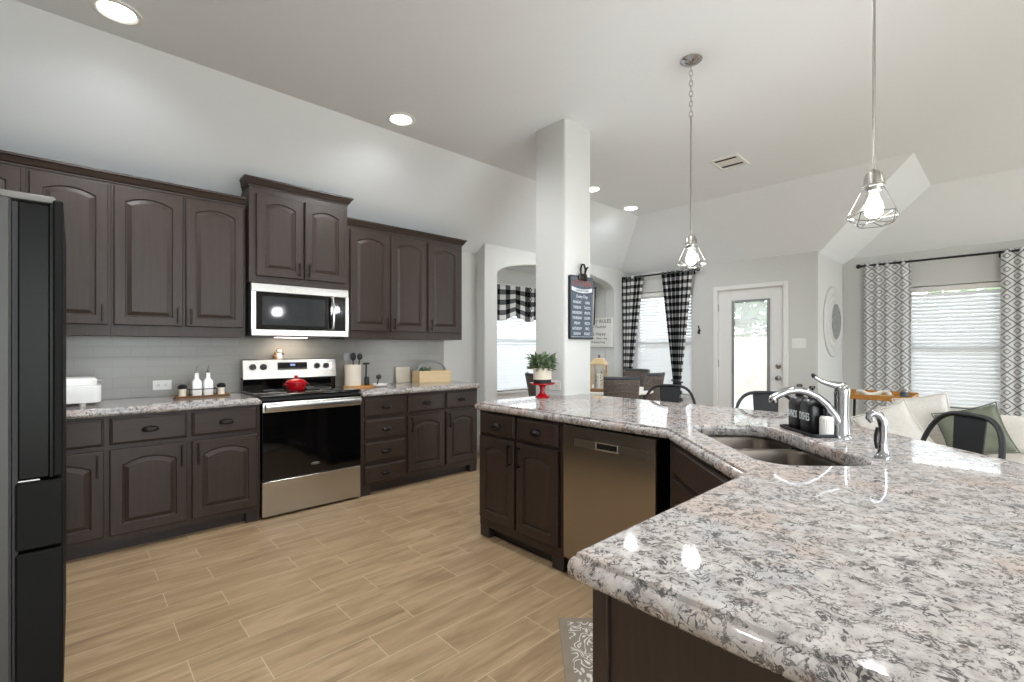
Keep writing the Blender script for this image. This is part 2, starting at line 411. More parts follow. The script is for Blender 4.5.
wall('wall_dining', 'x', 6.40, .14, 1.93, 4.4, 2.5, [(3.13, 4.07, .58, 2.10), (1.93, 2.79, 0, 2.05)])
b = MB(); b.prism([(6.40, 1.588), (7.71, 1.588), (7.71, 1.70), (6.54, 1.70), (6.54, 1.93), (6.40, 1.93)], 0, 2.5); struct(b.build('wall_return', 'wall', smooth=0))
wall('wall_living', 'x', 7.57, .14, -3.7, 1.7, 2.5, [(.07, .93, .55, 2.01)])
# arched wall in front of the breakfast nook
b = MB(); x0, x1, a0, a1, zs, rise, zt = 3.5, 6.42, 3.70, 6.10, 2.13, .215, 2.55
n = 28; xs = [a0 + (a1 - a0) * i / n for i in range(n + 1)]
def arch_z(x): t = (x - (a0 + a1) / 2) / ((a1 - a0) / 2); return zs + rise * math.sqrt(max(0, 1 - t * t * .98))
ol = [(x0, 0), (a0, 0)] + [(x, arch_z(x)) for x in xs] + [(a1, 0), (x1, 0), (x1, zt), (x0, zt)]
b.loops([[Vector((x, 4.22, z)) for x, z in ol], [Vector((x, 4.40, z)) for x, z in ol]], True, True, True)
struct(b.build('wall_arch', 'wall', smooth=30, bevel=.012), 'arched opening to the breakfast nook')
wall('wall_nook', 'y', 5.1, .14, 3.4, 6.3, 2.5, [(4.15, 5.65, .62, 2.12)])
wall('wall_nook_left', 'x', 3.62, -.12, 4.405, 5.2, 2.5)
wall('wall_nook_right', 'x', 6.10, .12, 4.405, 5.2, 2.5)
b = MB(); b.box(3.5, 6.3, 4.38, 5.2, 2.42, 2.46); struct(b.build('ceiling_nook', 'ceiling', smooth=0))
# backsplash tile, column, baseboards
b = MB(); b.box(-.89, 3.03, 4.368, 4.381, .88, 1.40); struct(b.build('wall_backsplash', 'tile', smooth=0), 'glossy off-white subway tile backsplash')
b = MB(); b.prism(rrect(2.713, 3.035, 2.323, 2.64, .02, 4), 0, 3.0); struct(b.build('wall_column', 'wall', smooth=30), 'square white column at the counter corner')
def board(name, *bx): b = MB(); b.box(*bx, .004); struct(b.build(name, 'trim', smooth=0))
board('baseboard_dining', 6.385, 6.401, 2.86, 4.2, 0, .12)
board('baseboard_return', 6.42, 7.57, 1.574, 1.589, 0, .12)
board('baseboard_living', 7.556, 7.571, -3.5, 1.57, 0, .12)
board('baseboard_arch', 3.5, 3.69, 4.206, 4.221, 0, .12)

# ------------------------------------------------------------------ windows, door
def window(name, plane, c, a0, a1, z0, z1, sill=True):
    root = bpy.data.objects.new(name, None); COL.objects.link(root); struct(root)
    def bx(mb, p, q, s0, s1, d0, d1):
        if plane == 'x': mb.box(c + d0, c + d1, p, q, s0, s1, .003)
        else: mb.box(p, q, c + d0, c + d1, s0, s1, .003)
    b = MB(); w = .045
    bx(b, a0, a0 + w, z0, z1, .07, .12); bx(b, a1 - w, a1, z0, z1, .07, .12); bx(b, a0, a1, z0, z0 + w, .07, .12); bx(b, a0, a1, z1 - w, z1, .07, .12)
    zm = (z0 + z1) / 2; bx(b, a0, a1, zm - .025, zm + .025, .065, .125)
    struct(b.build('window_frame', 'trim', root, 0))
    b = MB(); bx(b, a0 + w, a1 - w, z0 + w, z1 - w, .095, .099); struct(b.build('pane', 'glass', root, 0))
    if sill:
        b = MB(); bx(b, a0 - .05, a1 + .05, z0 - .03, z0, -.05, .08); bx(b, a0 - .03, a1 + .03, z0 - .11, z0 - .03, -.016, 0); struct(b.build('window_sill', 'trim', root, 0))
    return root
window('window_1', 'y', 5.1, 4.15, 5.65, .62, 2.12)
window('window_2', 'x', 6.40, 3.13, 4.07, .58, 2.10)
window('window_3', 'x', 7.57, .07, .93, .55, 2.01)
dr = bpy.data.objects.new('door_1', None); COL.objects.link(dr); struct(dr, 'white glazed back door')
b = MB(); X0, X1 = 6.425, 6.465
b.box(X0, X1, 1.955, 2.12, 0, 2.03, .003); b.box(X0, X1, 2.575, 2.765, 0, 2.03, .003); b.box(X0, X1, 2.12, 2.575, 1.865, 2.03); b.box(X0, X1, 2.12, 2.575, 0, .25)
struct(b.build('door_leaf', 'trim', dr, 0))
b = MB()
for q in ((2.115, 2.15, .23, 1.885), (2.55, 2.585, .23, 1.885), (2.15, 2.55, .23, .26), (2.15, 2.55, 1.855, 1.885)): b.box(X0 - .016, X0 + .004, *q, .005)
struct(b.build('lite_frame', 'grey', dr, 0))
b = MB(); b.box(6.443, 6.447, 2.12, 2.575, .25, 1.865); struct(b.build('pane', 'glass', dr, 0))
b = MB(); z = .28
while z < 1.85:
    b.box(6.4275, 6.4405, 2.155, 2.545, -.0005, .0005, mtx=Matrix.Translation((6.434, 0, z)) @ Matrix.Rotation(R(-52), 4, 'Y') @ Matrix.Translation((-6.434, 0, 0))); z += .0135
struct(b.build('mini_blind', 'slat', dr, 0))
for z in (1.03, .885):
    b = MB(); mt = Matrix.Translation((X0, 2.02, z)) @ Matrix.Rotation(R(-90), 4, 'Y')
    b.lathe([(.032, 0), (.032, .008), (.014, .012), (.014, .03), (.027, .036), (.029, .05), (.018, .062)] if z < 1 else [(.032, 0), (.032, .012), (.026, .02), (.010, .024), (.010, .034)], seg=20, mtx=mt); struct(b.build('door_handle', 'nickel', dr))
b = MB(); b.box(6.383, 6.40, 1.90, 1.955, 0, 2.085, .004); b.box(6.383, 6.40, 2.765, 2.82, 0, 2.085, .004); b.box(6.383, 6.40, 1.955, 2.765, 2.03, 2.085, .004)
b.box(6.40, 6.47, 1.93, 1.955, 0, 2.05); b.box(6.40, 6.47, 2.765, 2.79, 0, 2.05); b.box(6.40, 6.47, 1.955, 2.765, 2.03, 2.05); struct(b.build('trim_1', 'trim', None, 0))
for z in (.25, 1.05, 1.8):
    b = MB(); b.tube([(6.418, 2.765, z - .05), (6.418, 2.765, z + .05)], .008); struct(b.build('door_hinge', 'nickel', dr))
# outdoors
b = MB(); b.box(-8, 40, -20, 30, -.2, -.12); struct(b.build('ground', 'palelawn', smooth=0), 'back lawn, paled to bounce daylight indoors')
fence = thing('garden_fence', 'pale wooden privacy fence beyond the back door', 'fence')
b = MB()
for i in range(110):
    y = -8 + i * .15; b.box(14.0, 14.03, y, y + .143, -.12, 1.55, .004)
b.build('board_panel', 'fence', fence, 0)
b = MB(); b.box(14.03, 14.08, -8, 8.5, .1, .2); b.box(14.03, 14.08, -8, 8.5, 1.2, 1.3); b.build('rail', 'fence', fence, 0)
def tree(x, y, h, r, label):
    t = thing('garden_tree', label, 'tree', (x, y, -.12), 0)
    b = MB(); b.tube([(0, 0, 0), (.05, .05, h * .4), (0, .1, h * .75)], [.16, .12, .06]); b.build('trunk', 'bark', t)
    b = MB()
    for i in range(420):
        th = random.random() * tau; ph = math.acos(2 * random.random() - 1); rr = r * random.random() ** .4
        c = Vector((rr * sin(ph) * cos(th), rr * sin(ph) * sin(th), h * .8 + rr * cos(ph) * .9)); s = .13 * r
        q = Matrix.Translation(c) @ Matrix.Rotation(random.random() * tau, 4, 'Z') @ Matrix.Rotation(random.random() * pi, 4, 'X')
        b.face([q @ Vector(p) for p in ((-s, 0, 0), (0, -s * .6, .05), (s, 0, 0), (0, s * .6, .05))])
    b.build('crown', 'leaf', t, 0)
tree(17, 6.3, 3.4, 1.5, 'bushy garden tree seen through the back door glass')
tree(19, .6, 3.0, 1.7, 'green garden tree seen through the living room blinds')

# ------------------------------------------------------------------ blinds, curtains, rods
def blind(label, plane, c, a0, a1, z0, z1, tilt):
    t = thing('window_blind', label, 'blind', ((c, (a0 + a1) / 2, z0) if plane == 'x' else ((a0 + a1) / 2, c, z0)), R(90) if plane == 'x' else 0, 'white slatted window blinds')
    w = (a1 - a0) / 2 - .012; H = z1 - z0
    b = MB(); b.box(-w, w, -.03, .03, H - .06, H, .004); b.build('head_rail', 'whitemat', t, 0)
    b = MB(); z = .05; sgn = -1 if plane == 'x' else 1
    while z < H - .07:
        m = Matrix.Translation((0, 0, z)) @ Matrix.Rotation(tilt * sgn, 4, 'X'); b.box(-w, w, -.025, .025, -.0014, .0014, mtx=m); z += .0445
    b.build('slats', 'slat', t, 0)
    b = MB(); b.box(-w, w, -.025, .025, 0, .02, .003); b.build('bottom_rail', 'whitemat', t, 0)
    for s in (-.6, .6):
        b = MB(); b.tube([(w * s, -.028, .02), (w * s, -.028, H - .05)], .0012, 6); b.build('lift_cord', 'whitemat', t, 0)
blind('white slatted blind in the nook window under a checked valance', 'y', 5.135, 4.15, 5.65, .63, 2.11, R(58))
blind('white slatted blind between the black-and-white checked curtains', 'x', 6.435, 3.13, 4.07, .59, 2.09, R(58))
blind('white slatted blind between the diamond-patterned curtains', 'x', 7.605, .07, .93, .56, 2.0, R(60))

def rod(name, label, x, y0, y1, z, r=.013, brackets=()):
    t = thing(name, label, 'curtain rod', (x, 0, z), 0)
    b = MB(); b.tube([(0, y0, 0), (0, y1, 0)], r, 10); b.build('pole', 'matteblack', t)
    for y, s in ((y0, -1), (y1, 1)):
        b = MB(); m = Matrix.Translation((0, y, 0)) @ Matrix.Rotation(R(-90 * s), 4, 'X'); b.lathe([(.016, -.004), (.016, .006), (.022, .014), (.030, .03), (.026, .046), (.012, .055)], seg=16, mtx=m); b.build('finial', 'matteblack', t)
    for y in brackets:
        b = MB(); b.box(0, .085, y - .006, y + .006, -.02, -.008); b.box(.077, .085, y - .012, y + .012, -.05, .02); b.build('bracket', 'matteblack', t, 0)
rod('curtain_rod', 'black curtain rod holding the checked curtains over the dining window', 6.315, 3.03, 4.17, 2.345, brackets=(3.09, 4.11))
rod('curtain_rod', 'black curtain rod holding the diamond-patterned curtains over the living window', 7.485, -.42, 1.37, 2.318, brackets=(.99, .12))

def curtain(label, cat_group, x, yt0, yt1, z1, z0, tie_z=None, tie=None, folds=5, amp=.03, m='check', rep=(.08, .08), lead=0):
    t = thing('curtain', label, 'curtain', (x, 0, z0), 0, cat_group); H = z1 - z0
    wt = (yt1 - yt0) * 1.35
    def fn(u, v):
        z = H * (1 - v)
        y = yt0 + (yt1 - yt0) * u; a = amp
        if tie:
            zt = tie_z - z0; w = abs(z - zt); c0, hw = tie
            if z > zt: k = min(1, (z - zt) / (H - zt)); k = k ** 1.0
            else: k = min(.30, (zt - z) * .5)
            y0 = c0 - hw + (yt0 - (c0 - hw)) * k; y1 = c0 + hw + (yt1 - (c0 + hw)) * k
            y = y0 + (y1 - y0) * u; a = amp * (.55 + .45 * k)
        d = a * sin(u * folds * tau + 1.2 * sin(u * 9)) + .3 * a * sin(u * folds * 2.3 * tau + 1)
        return Vector((d, y, z))
    b = MB(); b.sheet(fn, folds * 14, 34, lambda u, v: (u * wt / rep[0], (1 - v) * H / rep[1]))
    b.build('cloth', m, t, 180, solid=.004)
    if tie:
        b = MB(); c0, hw = tie; zt = tie_z - z0
        b.tube([((amp * .7 + .008) * sin(a), c0 + (hw + .012) * cos(a), zt + .012 * cos(a)) for a in [tau * k / 24 for k in range(24)]], .012, 8, True, 1.6); b.build('tieback', 'matteblack', t)
    return t
g = 'black and white checked dining curtains'
curtain('black-and-white checked curtain left of the dining window, tied back', g, 6.315, 3.85, 4.255, 2.365, .02, .70, (4.14, .06), 4, .026, rep=(.105, .105))
curtain('black-and-white checked curtain right of the dining window, tied back', g, 6.315, 3.08, 3.56, 2.365, .02, .78, (3.31, .06), 6, .026, rep=(.105, .105))
g = 'grey diamond-patterned living room curtains'
curtain('white curtain with grey diamond lattice, beside the round wall medallion', g, 7.485, .875, 1.345, 2.345, .02, folds=4, amp=.014, m='diamond', rep=(.21, .15))
curtain('white curtain with grey diamond lattice at the far right edge', g, 7.485, -.40, .115, 2.345, .02, folds=4, amp=.014, m='diamond', rep=(.21, .15))
# valance in the nook
va = thing('valance', 'black-and-white checked valance with scalloped hem over the nook window', 'valance', (0, 5.02, 1.55))
def vfn(u, v):
    x = 4.05 + 1.7 * u; zb = .10 + .085 * (1 - abs(cos(u * 3 * pi + .9))) ; z = .62 - v * (.62 - zb)
    return Vector((x, .012 * sin(u * 60) * (.3 + v), z))
b = MB(); b.sheet(vfn, 90, 14, lambda u, v: (u * 1.7 / .20, (1 - v) * .56 / .16)); b.build('cloth', 'check', va, 180, solid=.003)
b = MB()
for s in (0, 1):
    b.tube([(4.985 + .035 * s * 2 + .018 * math.copysign(1, sin(k * pi + .5)), -.018, .16 + k * .035) for k in range(14)], .007, 6)
b.build('braid_trim', 'ink', va)
b = MB(); b.box(4.0, 5.8, -.01, .09, .615, .63); b.build('mounting_board', 'whitemat', va, 0)
sc_ = thing('striped_curtain', 'narrow black-and-white striped cloth hanging beside the family rules sign', 'curtain', (6.04, 4.60, 1.62))
def sfn(u, v): return Vector((.012 * sin(u * 9), .05 - .11 * u + .05 * v * (1 - u * .6), .58 * (1 - v)))
def stripe_mat():
    t = NT('striped_cloth'); tc = t.n('ShaderNodeTexCoord'); sp = t.n('ShaderNodeSeparateXYZ'); t.l(tc.outputs['UV'], sp.inputs[0])
    t.set(Base_Color=t.mix(t.math('GREATER_THAN', t.math('FRACT', t.math('MULTIPLY', sp.outputs[0], 2.5)), .5), srgb('#1b1b1c'), srgb('#e4e3e1')), Roughness=.9); return t.m
M['stripe'] = stripe_mat()
b = MB(); b.sheet(sfn, 16, 10, lambda u, v: (u, v)); b.build('cloth', 'stripe', sc_, 180, solid=.004)
b = MB(); b.tube([(0, .08, .585), (0, -.08, .585)], .008, 8); b.tube([(0, 0, .585), (.06, 0, .585)], .006, 8); b.build('peg_rail', 'matteblack', sc_)

# ------------------------------------------------------------------ cabinet builders (local: x across, y into the cabinet, front frame at y=0)
def door_mesh(x0, x1, z0, z1, arch=True, th=.02, fr=.058):
    b = MB(); n = 14
    def L(ins, y, arc):
        a, c = x0 + ins, x1 - ins; zb, zt = z0 + ins, z1 - ins
        rise = min(.048, (c - a) * .14) if arc else 0
        pts = [Vector((a, y, zb)), Vector((c, y, zb))]
        for k in range(n + 1):
            s = 1 - 2 * k / n; x = (a + c) / 2 + s * (c - a) / 2; pts.append(Vector((x, y, zt - rise * s * s if arc else zt)))
        return pts
    b.loops([L(0, 0, 0), L(0, -th + .005, 0), L(.002, -th + .0015, 0), L(.006, -th, 0), L(fr, -th, arch), L(fr + .004, -th + .008, arch), L(fr + .010, -th + .009, arch), L(fr + .032, -th + .002, arch), L(fr + .034, -th + .001, arch)], True, True, True)
    return b
def drawer_mesh(x0, x1, z0, z1, th=.02):
    b = MB()
    def L(i, y): return [Vector((x0 + i, y, z0 + i)), Vector((x1 - i, y, z0 + i)), Vector((x1 - i, y, z1 - i)), Vector((x0 + i, y, z1 - i))]
    b.loops([L(0, 0), L(0, -th + .010), L(.003, -th + .006), L(.010, -th + .004), L(.014, -th), L(.02, -th)], True, True, True)
    return b
def bar_handle(x, z0, z1, parent, y=-.02):
    b = MB(); b.box(x - .005, x + .005, y - .030, y - .021, z0, z1, .002)
    for z in (z0 + .015, z1 - .015): b.box(x - .004, x + .004, y - .024, y + .001, z - .004, z + .004)
    return b.build('handle', 'bronze', parent, 0)
def cup_pull(x, z, parent, y=-.02, w=.043):
    b = MB(); L = []
    for i in range(13):
        ph = pi * i / 12; L.append([Vector((x - w * cos(ph), y - .001 - .027 * sin(ph) ** .7 * sin(a), z - .008 + .024 * sin(ph) ** .6 * cos(a))) for a in [pi * .62 * k / 8 for k in range(9)]])
    b.loops(L, False)
    return b.build('cup_pull', 'bronze', parent, 60, solid=.002)
def base_cab(label, loc, rz, w, drawers=(), doors=(), depth=.60, top=.85, group='lower kitchen cabinets', feet=(False, False), ret=False):
    t = thing('base_cabinet', label, 'cabinet', loc, rz, group)
    b = MB(); b.box(0, w, .003, depth, .075, top); b.build('body', 'cab', t, 0)
    b = MB(); b.box(0, w, .06, .075, 0, .075)
    for k, s in enumerate(feet):
        if s: b.box(0 if k == 0 else w - .09, .09 if k == 0 else w, .004, .075, 0, .078, .004)
    b.build('toe_kick', 'toe', t, 0)
    for (x0, x1, z0, z1) in drawers:
        d = drawer_mesh(x0, x1, z0, z1).build('drawer', 'cabh', t, 11); cup_pull((x0 + x1) / 2, (z0 + z1) / 2, d)
    for (x0, x1, z0, z1, hs) in doors:
        d = door_mesh(x0, x1, z0, z1).build('door', 'cab', t, 11); bar_handle(x0 + .032 if hs == 'L' else x1 - .032, z1 - .155, z1 - .015, d)
    return t
def wall_cab(label, loc, w, h, depth, doors, hz=(.04, .18), group='upper kitchen cabinets'):
    t = thing('wall_cabinet', label, 'cabinet', loc, 0, group)
    b = MB(); b.box(0, w, 0, depth, 0, h); b.build('body', 'cab', t, 0)
    for (x0, x1, z0, z1, hs) in doors:
        d = door_mesh(x0, x1, z0, z1).build('door', 'cab', t, 11)
        if hs: bar_handle(x0 + .03 if hs == 'L' else x1 - .03, z0 + hz[0] - .02, z0 + hz[1] - .05, d)
    return t
def crown_poly(b, path, prof):
    """sweep profile (out, z) along a 2D polyline with mitred corners; outward = right-hand side"""
    n = len(path); L = []
    for i, p in enumerate(path):
        p = Vector(p); ds = []
        if i > 0: ds.append((p - Vector(path[i - 1])).normalized())
        if i < n - 1: ds.append((Vector(path[i + 1]) - p).normalized())
        nn = [Vector((d.y, -d.x)) for d in ds]; m = sum(nn, Vector((0, 0))); m /= max(1e-6, m.dot(nn[0]))
        L.append([Vector((p.x + m.x * o, p.y + m.y * o, z)) for o, z in prof])
    b.loops(L, True, True, True)
CROWN = [(0, 0), (.006, 0), (.008, .010), (.016, .016), (.024, .032), (.034, .048), (.040, .050), (.040, .064), (0, .064)]

# upper cabinets, left run (frame plane Y=4.04)
wall_cab('dark wood upper cabinet at the far left, mostly behind the fridge', (-.88, 4.04, 1.345), .67, 1.01, .33, [(.02, .335, .07, .985, 'R'), (.345, .65, .07, .985, 'L')])
wall_cab('single-door dark upper cabinet beside the fridge top', (-.208, 4.04, 1.345), .385, 1.01, .33, [(.012, .372, .07, .985, 'R')])
wall_cab('double-door dark upper cabinet left of the microwave', (.179, 4.04, 1.345), .786, 1.01, .33, [(.012, .386, .07, .985, 'R'), (.404, .772, .07, .985, 'L')])
cr = thing('crown_molding', 'dark crown molding along the tops of the left upper cabinets', 'molding', (0, 0, 2.345))
b = MB(); crown_poly(b, [(-.88, 4.04), (.963, 4.04)], CROWN); b.build('profile', 'cabh', cr, 25)
# over the microwave
t = wall_cab('raised dark cabinet with two doors over the microwave', (.978, 3.99, 1.770), .772, .745, .38, [(.048, .392, .05, .685, 'R'), (.408, .745, .05, .685, 'L')])
b = MB(); crown_poly(b, [(0, .38), (0, 0), (.772, 0), (.772, .38)], [(o, z + .735) for o, z in CROWN]); b.build('crown', 'cabh', t, 25)
# right run
wall_cab('double-door dark upper cabinet right of the microwave', (1.753, 4.04, 1.345), .838, 1.01, .33, [(.04, .425, .07, .972, 'R'), (.44, .826, .07, .972, 'L')])
wall_cab('single-door dark upper cabinet at the right end of the row', (2.593, 4.04, 1.345), .44, 1.01, .33, [(.012, .402, .07, .972, 'L')])
cr = thing('crown_molding', 'dark crown molding along the tops of the right upper cabinets', 'molding', (0, 0, 2.345))
b = MB(); crown_poly(b, [(1.757, 4.04), (3.033, 4.04), (3.033, 4.29)], CROWN); b.build('profile', 'cabh', cr, 25)

# lower cabinets on the back wall (frame plane Y=3.78)
FY = 3.78
base_cab('dark lower cabinet partly hidden by the fridge, left of its row', (-.32, FY, 0), 0, .468, [(.02, .455, .67, .835)], [(.02, .455, .115, .64, 'R')])
base_cab('dark lower cabinet with one wide door, second from the fridge', (.148, FY, 0), 0, .418, [(.012, .405, .67, .835)], [(.012, .405, .115, .64, 'R')])
base_cab('dark lower cabinet directly left of the range', (.566, FY, 0), 0, .432, [(.014, .412, .67, .835)], [(.014, .412, .115, .64, 'L')], feet=(False, True))
base_cab('dark cabinet with a stack of four drawers right of the range', (1.776, FY, 0), 0, .433, [(.032, .42, .67, .835), (.032, .42, .475, .645), (.032, .42, .28, .45), (.032, .42, .10, .255)], feet=(True, False))
base_cab('dark lower cabinet between the drawer stack and the end cabinet', (2.209, FY, 0), 0, .42, [(.012, .408, .67, .835)], [(.012, .408, .13, .645, 'L')])
base_cab('dark lower cabinet at the right end of the back wall', (2.629, FY, 0), 0, .405, [(.012, .388, .67, .835)], [(.012, .388, .13, .645, 'L')], feet=(False, True))

# peninsula leg with dishwasher (front plane X=2.01, facing -X)
base_cab('dark peninsula cabinet with two drawers and two doors, beside the dishwasher', (2.01, 2.475, 0), R(-90), .742, [(.018, .355, .70, .835), (.375, .715, .70, .835)], [(.018, .355, .135, .68, 'R'), (.375, .715, .135, .68, 'L')], feet=(True, True), group='peninsula cabinets')
# corner sink cabinet: hollow pentagon shell
t = thing('sink_cabinet', 'dark diagonal corner cabinet under the sink', 'cabinet', (0, 0, 0), 0, 'peninsula cabinets')
def wallstrip(b, p, q, z0, z1, th=.018):
    p = Vector(p); q = Vector(q); d = (q - p).normalized(); nrm = Vector((-d.y, d.x)) * th
    b.prism([tuple(p), tuple(q), tuple(q + nrm), tuple(p + nrm)], z0, z1)
SKF = [(2.01, 1.068), (1.457, .515)]
b = MB(); wallstrip(b, SKF[1], SKF[0], .075, .845, -.018)
for p, q in (((1.457, -.10), (1.457, .515)), ((1.77, -.13), (1.457, -.13)), ((2.60, .70), (1.77, -.13)), ((2.60, 1.068), (2.60, .70)), ((2.01, 1.068), (2.60, 1.068))): wallstrip(b, p, q, .075, .845)
b.build('body', 'cab', t, 0)
s2 = bpy.data.objects.new('front', None)
fm = Matrix.Translation((2.01, 1.068, 0)) @ Matrix.Rotation(R(-135), 4, 'Z')
def addm(mb, m):
    for v in mb.bm.verts: v.co = m @ v.co
    return mb
addm(drawer_mesh(.03, .745, .70, .835), fm).build('false_drawer', 'cabh', t, 11)
for x0, x1, hs in ((.03, .383, 'R'), (.393, .745, 'L')):
    d = addm(door_mesh(x0, x1, .135, .68), fm).build('door', 'cab', t, 11)
    h = MB(); hx = x1 - .032 if hs == 'R' else x0 + .032; h.box(hx - .005, hx + .005, -.05, -.041, .525, .665, .002)
    for z in (.54, .65): h.box(hx - .004, hx + .004, -.044, -.019, z - .004, z + .004)
    addm(h, fm).build('handle', 'bronze', d, 0)
b = MB(); wallstrip(b, (1.50, .475), (2.05, 1.025), 0, .075); b.build('toe_kick', 'toe', t, 0)
# leg nearest the camera, finished end panel facing the camera
t = base_cab('dark peninsula cabinet nearest the camera with a plain end panel', (1.44, .515, 0), R(180), .752, [(.03, .36, .70, .835), (.38, .71, .70, .835)], [(.03, .36, .135, .68, 'R'), (.38, .71, .135, .68, 'L')], depth=.64, group='peninsula cabinets')
b = MB(); b.box(.752, .765, .0, .032, 0, .848, .002); b.box(.752, .757, .034, .64, 0, .848); b.box(.752, .765, .61, .64, 0, .848, .002); b.build('end_panel', 'cab', t, 0)
t = thing('back_panel', 'dark panel closing the seating side of the peninsula', 'panel', (0, 0, 0))
b = MB(); b.box(2.615, 2.635, 1.09, 2.32, 0, .848); b.build('board', 'cab', t, 0)

# ------------------------------------------------------------------ worktops
EDGE = [(.022, 0), (.018, -.0015), (.0165, -.005), (.016, -.010), (.009, -.0115), (.003, -.018), (0, -.028), (.002, -.040), (.009, -.048), (.016, -.05)]
def inset(poly, d):
    n = len(poly); out = []
    for i in range(n):
        a, p, c = Vector(poly[i - 1]), Vector(poly[i]), Vector(poly[(i + 1) % n])
        d1 = (p - a).normalized(); d2 = (c - p).normalized(); n1 = Vector((-d1.y, d1.x)); n2 = Vector((-d2.y, d2.x))
        m = n1 + n2; m /= max(.35, m.dot(n1)); out.append(p + m * d)
    return out
def fillet(poly, rad, n=5):
    out = []; m = len(poly)
    for i, p in enumerate(poly):
        a, p, c = Vector(poly[i - 1]), Vector(p), Vector(poly[(i + 1) % m]); r = rad[i] if isinstance(rad, (list, tuple)) else rad
        if r <= 0: out.append(tuple(p)); continue
        u = (a - p).normalized(); v = (c - p).normalized(); ang = math.acos(max(-1, min(1, u.dot(v)))); t = r / math.tan(ang / 2)
        t = min(t, .45 * (a - p).length, .45 * (c - p).length)
        P0 = p + u * t; P1 = p + v * t
        for k in range(n + 1):
            s = k / n; q = P0 * (1 - s) ** 2 + p * 2 * s * (1 - s) + P1 * s * s; out.append(tuple(q))
    return out
def slab(poly, z, name, parent, hole=None):
    """poly counter-clockwise"""
    b = MB(); rings = [[Vector((q[0], q[1], z + dz)) for q in inset(poly, i)] for i, dz in EDGE]
    b.loops(rings)
    bm = b.bm; bm.verts.ensure_lookup_table(); n = len(poly); top = bm.verts[:n]; bot = bm.verts[len(bm.verts) - n:]
    if not hole:
        bm.faces.new(top); bm.faces.new(list(bot)[::-1])
    else:
        HO = [(-.010, 0), (-.003, -.003), (0, -.010), (0, -.042), (-.004, -.05)]
        hr = [[Vector((q[0], q[1], z + dz)) for q in inset(hole, -(-i))] for i, dz in HO]
        hv = [[bm.verts.new(p) for p in L] for L in hr]; k = len(hole)
        for A, B in zip(hv, hv[1:]):
            for i in range(k): bm.faces.new((A[i], A[(i + 1) % k], B[(i + 1) % k], B[i]))
        def fill(o, h):
            es = []
            for L in (o, h):
                for i in range(len(L)):
                    e = bm.edges.get((L[i], L[(i + 1) % len(L)])) or bm.edges.new((L[i], L[(i + 1) % len(L)])); es.append(e)
            bmesh.ops.triangle_fill(bm, edges=es, use_beauty=True, use_dissolve=False)
        fill(list(top), hv[0]); fill(list(bot), hv[-1])
    o = b.build(name, 'granite', parent, 40)
    for p in o.data.polygons:
        if abs(p.normal.z) > .999: p.use_smooth = False
    return o
t = thing('worktop', 'granite worktop left of the range along the back wall', 'worktop', (0, 0, .9), 0, 'granite worktops')
slab([(-.88, 3.735), (.998, 3.735), (.998, 4.366), (-.88, 4.366)], 0, 'slab', t)
t = thing('worktop', 'short granite worktop right of the range', 'worktop', (0, 0, .9), 0, 'granite worktops')
slab(fillet([(1.774, 3.735), (3.055, 3.735), (3.055, 4.366), (1.774, 4.366)], [0, .02, 0, 0]), 0, 'slab', t)
r2 = math.sqrt(.5)
def DN(d, n): return (d * r2 + n * r2, d * r2 - n * r2)      # diagonal axes: d along the sink front, n outward
OUT = [(.648, .560), (.648, -.47), (1.80, -.47), (2.955, .745), (2.955, 2.50), (1.970, 2.50), (1.970, 1.087), (1.457, .560)]
OUTc = OUT[::-1]
area = sum(OUT[i - 1][0] * OUT[i][1] - OUT[i][0] * OUT[i - 1][1] for i in range(len(OUT)))
poly = OUT if area > 0 else OUT[::-1]
rads = {(.648, .560): .022, (.648, -.47): .022, (1.80, -.47): .03, (2.955, .745): .03, (2.955, 2.50): .02, (1.970, 2.50): .03, (1.970, 1.087): .02, (1.457, .560): .02}
poly = fillet(poly, [rads[p] for p in poly])
SD0, SD1, SN0, SN1 = 1.505, 2.265, .755, 1.115
hole = [DN(d, n) for d, n in rrect(SD0, SD1, SN0, SN1, .10, 7)]
ha = sum(hole[i - 1][0] * hole[i][1] - hole[i][0] * hole[i - 1][1] for i in range(len(hole)))
if ha < 0: hole = hole[::-1]
t = thing('worktop', 'large granite peninsula worktop with the sink cutout, angled around the corner', 'worktop', (0, 0, .9), 0, 'granite worktops')
slab(poly, 0, 'slab', t, hole)

# ------------------------------------------------------------------ sink, faucet, sprayer
t = thing('sink', 'double-bowl stainless sink set under the angled granite', 'sink', (*DN((SD0 + SD1) / 2, (SN0 + SN1) / 2), .85), R(45))
# local x along d, local y toward -n (kitchen side)
hw, hd = (SD1 - SD0) / 2 + .012, (SN1 - SN0) / 2 + .012
def bowl(x0, x1, y0, y1, depth, ztop):
    b = MB(); r = .06
    L = [[Vector((x, y, ztop)) for x, y in rrect(x0 - .0, x1 + .0, y0, y1, r)]]
    for i, z, rr in ((.004, ztop - .012, r), (.012, -depth + .045, r - .006), (.022, -depth + .02, r - .01), (.045, -depth + .004, r - .02), (.075, -depth, r - .03)):
        L.append([Vector((x, y, z)) for x, y in rrect(x0 + i, x1 - i, y0 + i, y1 - i, max(.01, rr))])
    b.loops(L, True, False, True); return b
b = MB()
outer = [Vector((x, y, -.003)) for x, y in rrect(-hw, hw, -hd, hd, .09)]
b.loops([outer, [Vector((p.x * 1.03, p.y * 1.05, -.003)) for p in outer]])
b.loops([outer, [Vector((p.x, p.y, -.010)) for p in outer]])
b.build('rim', 'sinksteel', t)
xd = .11
bowl(-hw + .002, xd - .012, -hd + .002, hd - .002, .20, -.008).build('bowl', 'sinksteel', t, 60)
bowl(xd + .012, hw - .002, -hd + .002, hd - .002, .20, -.008).build('bowl', 'sinksteel', t, 60)
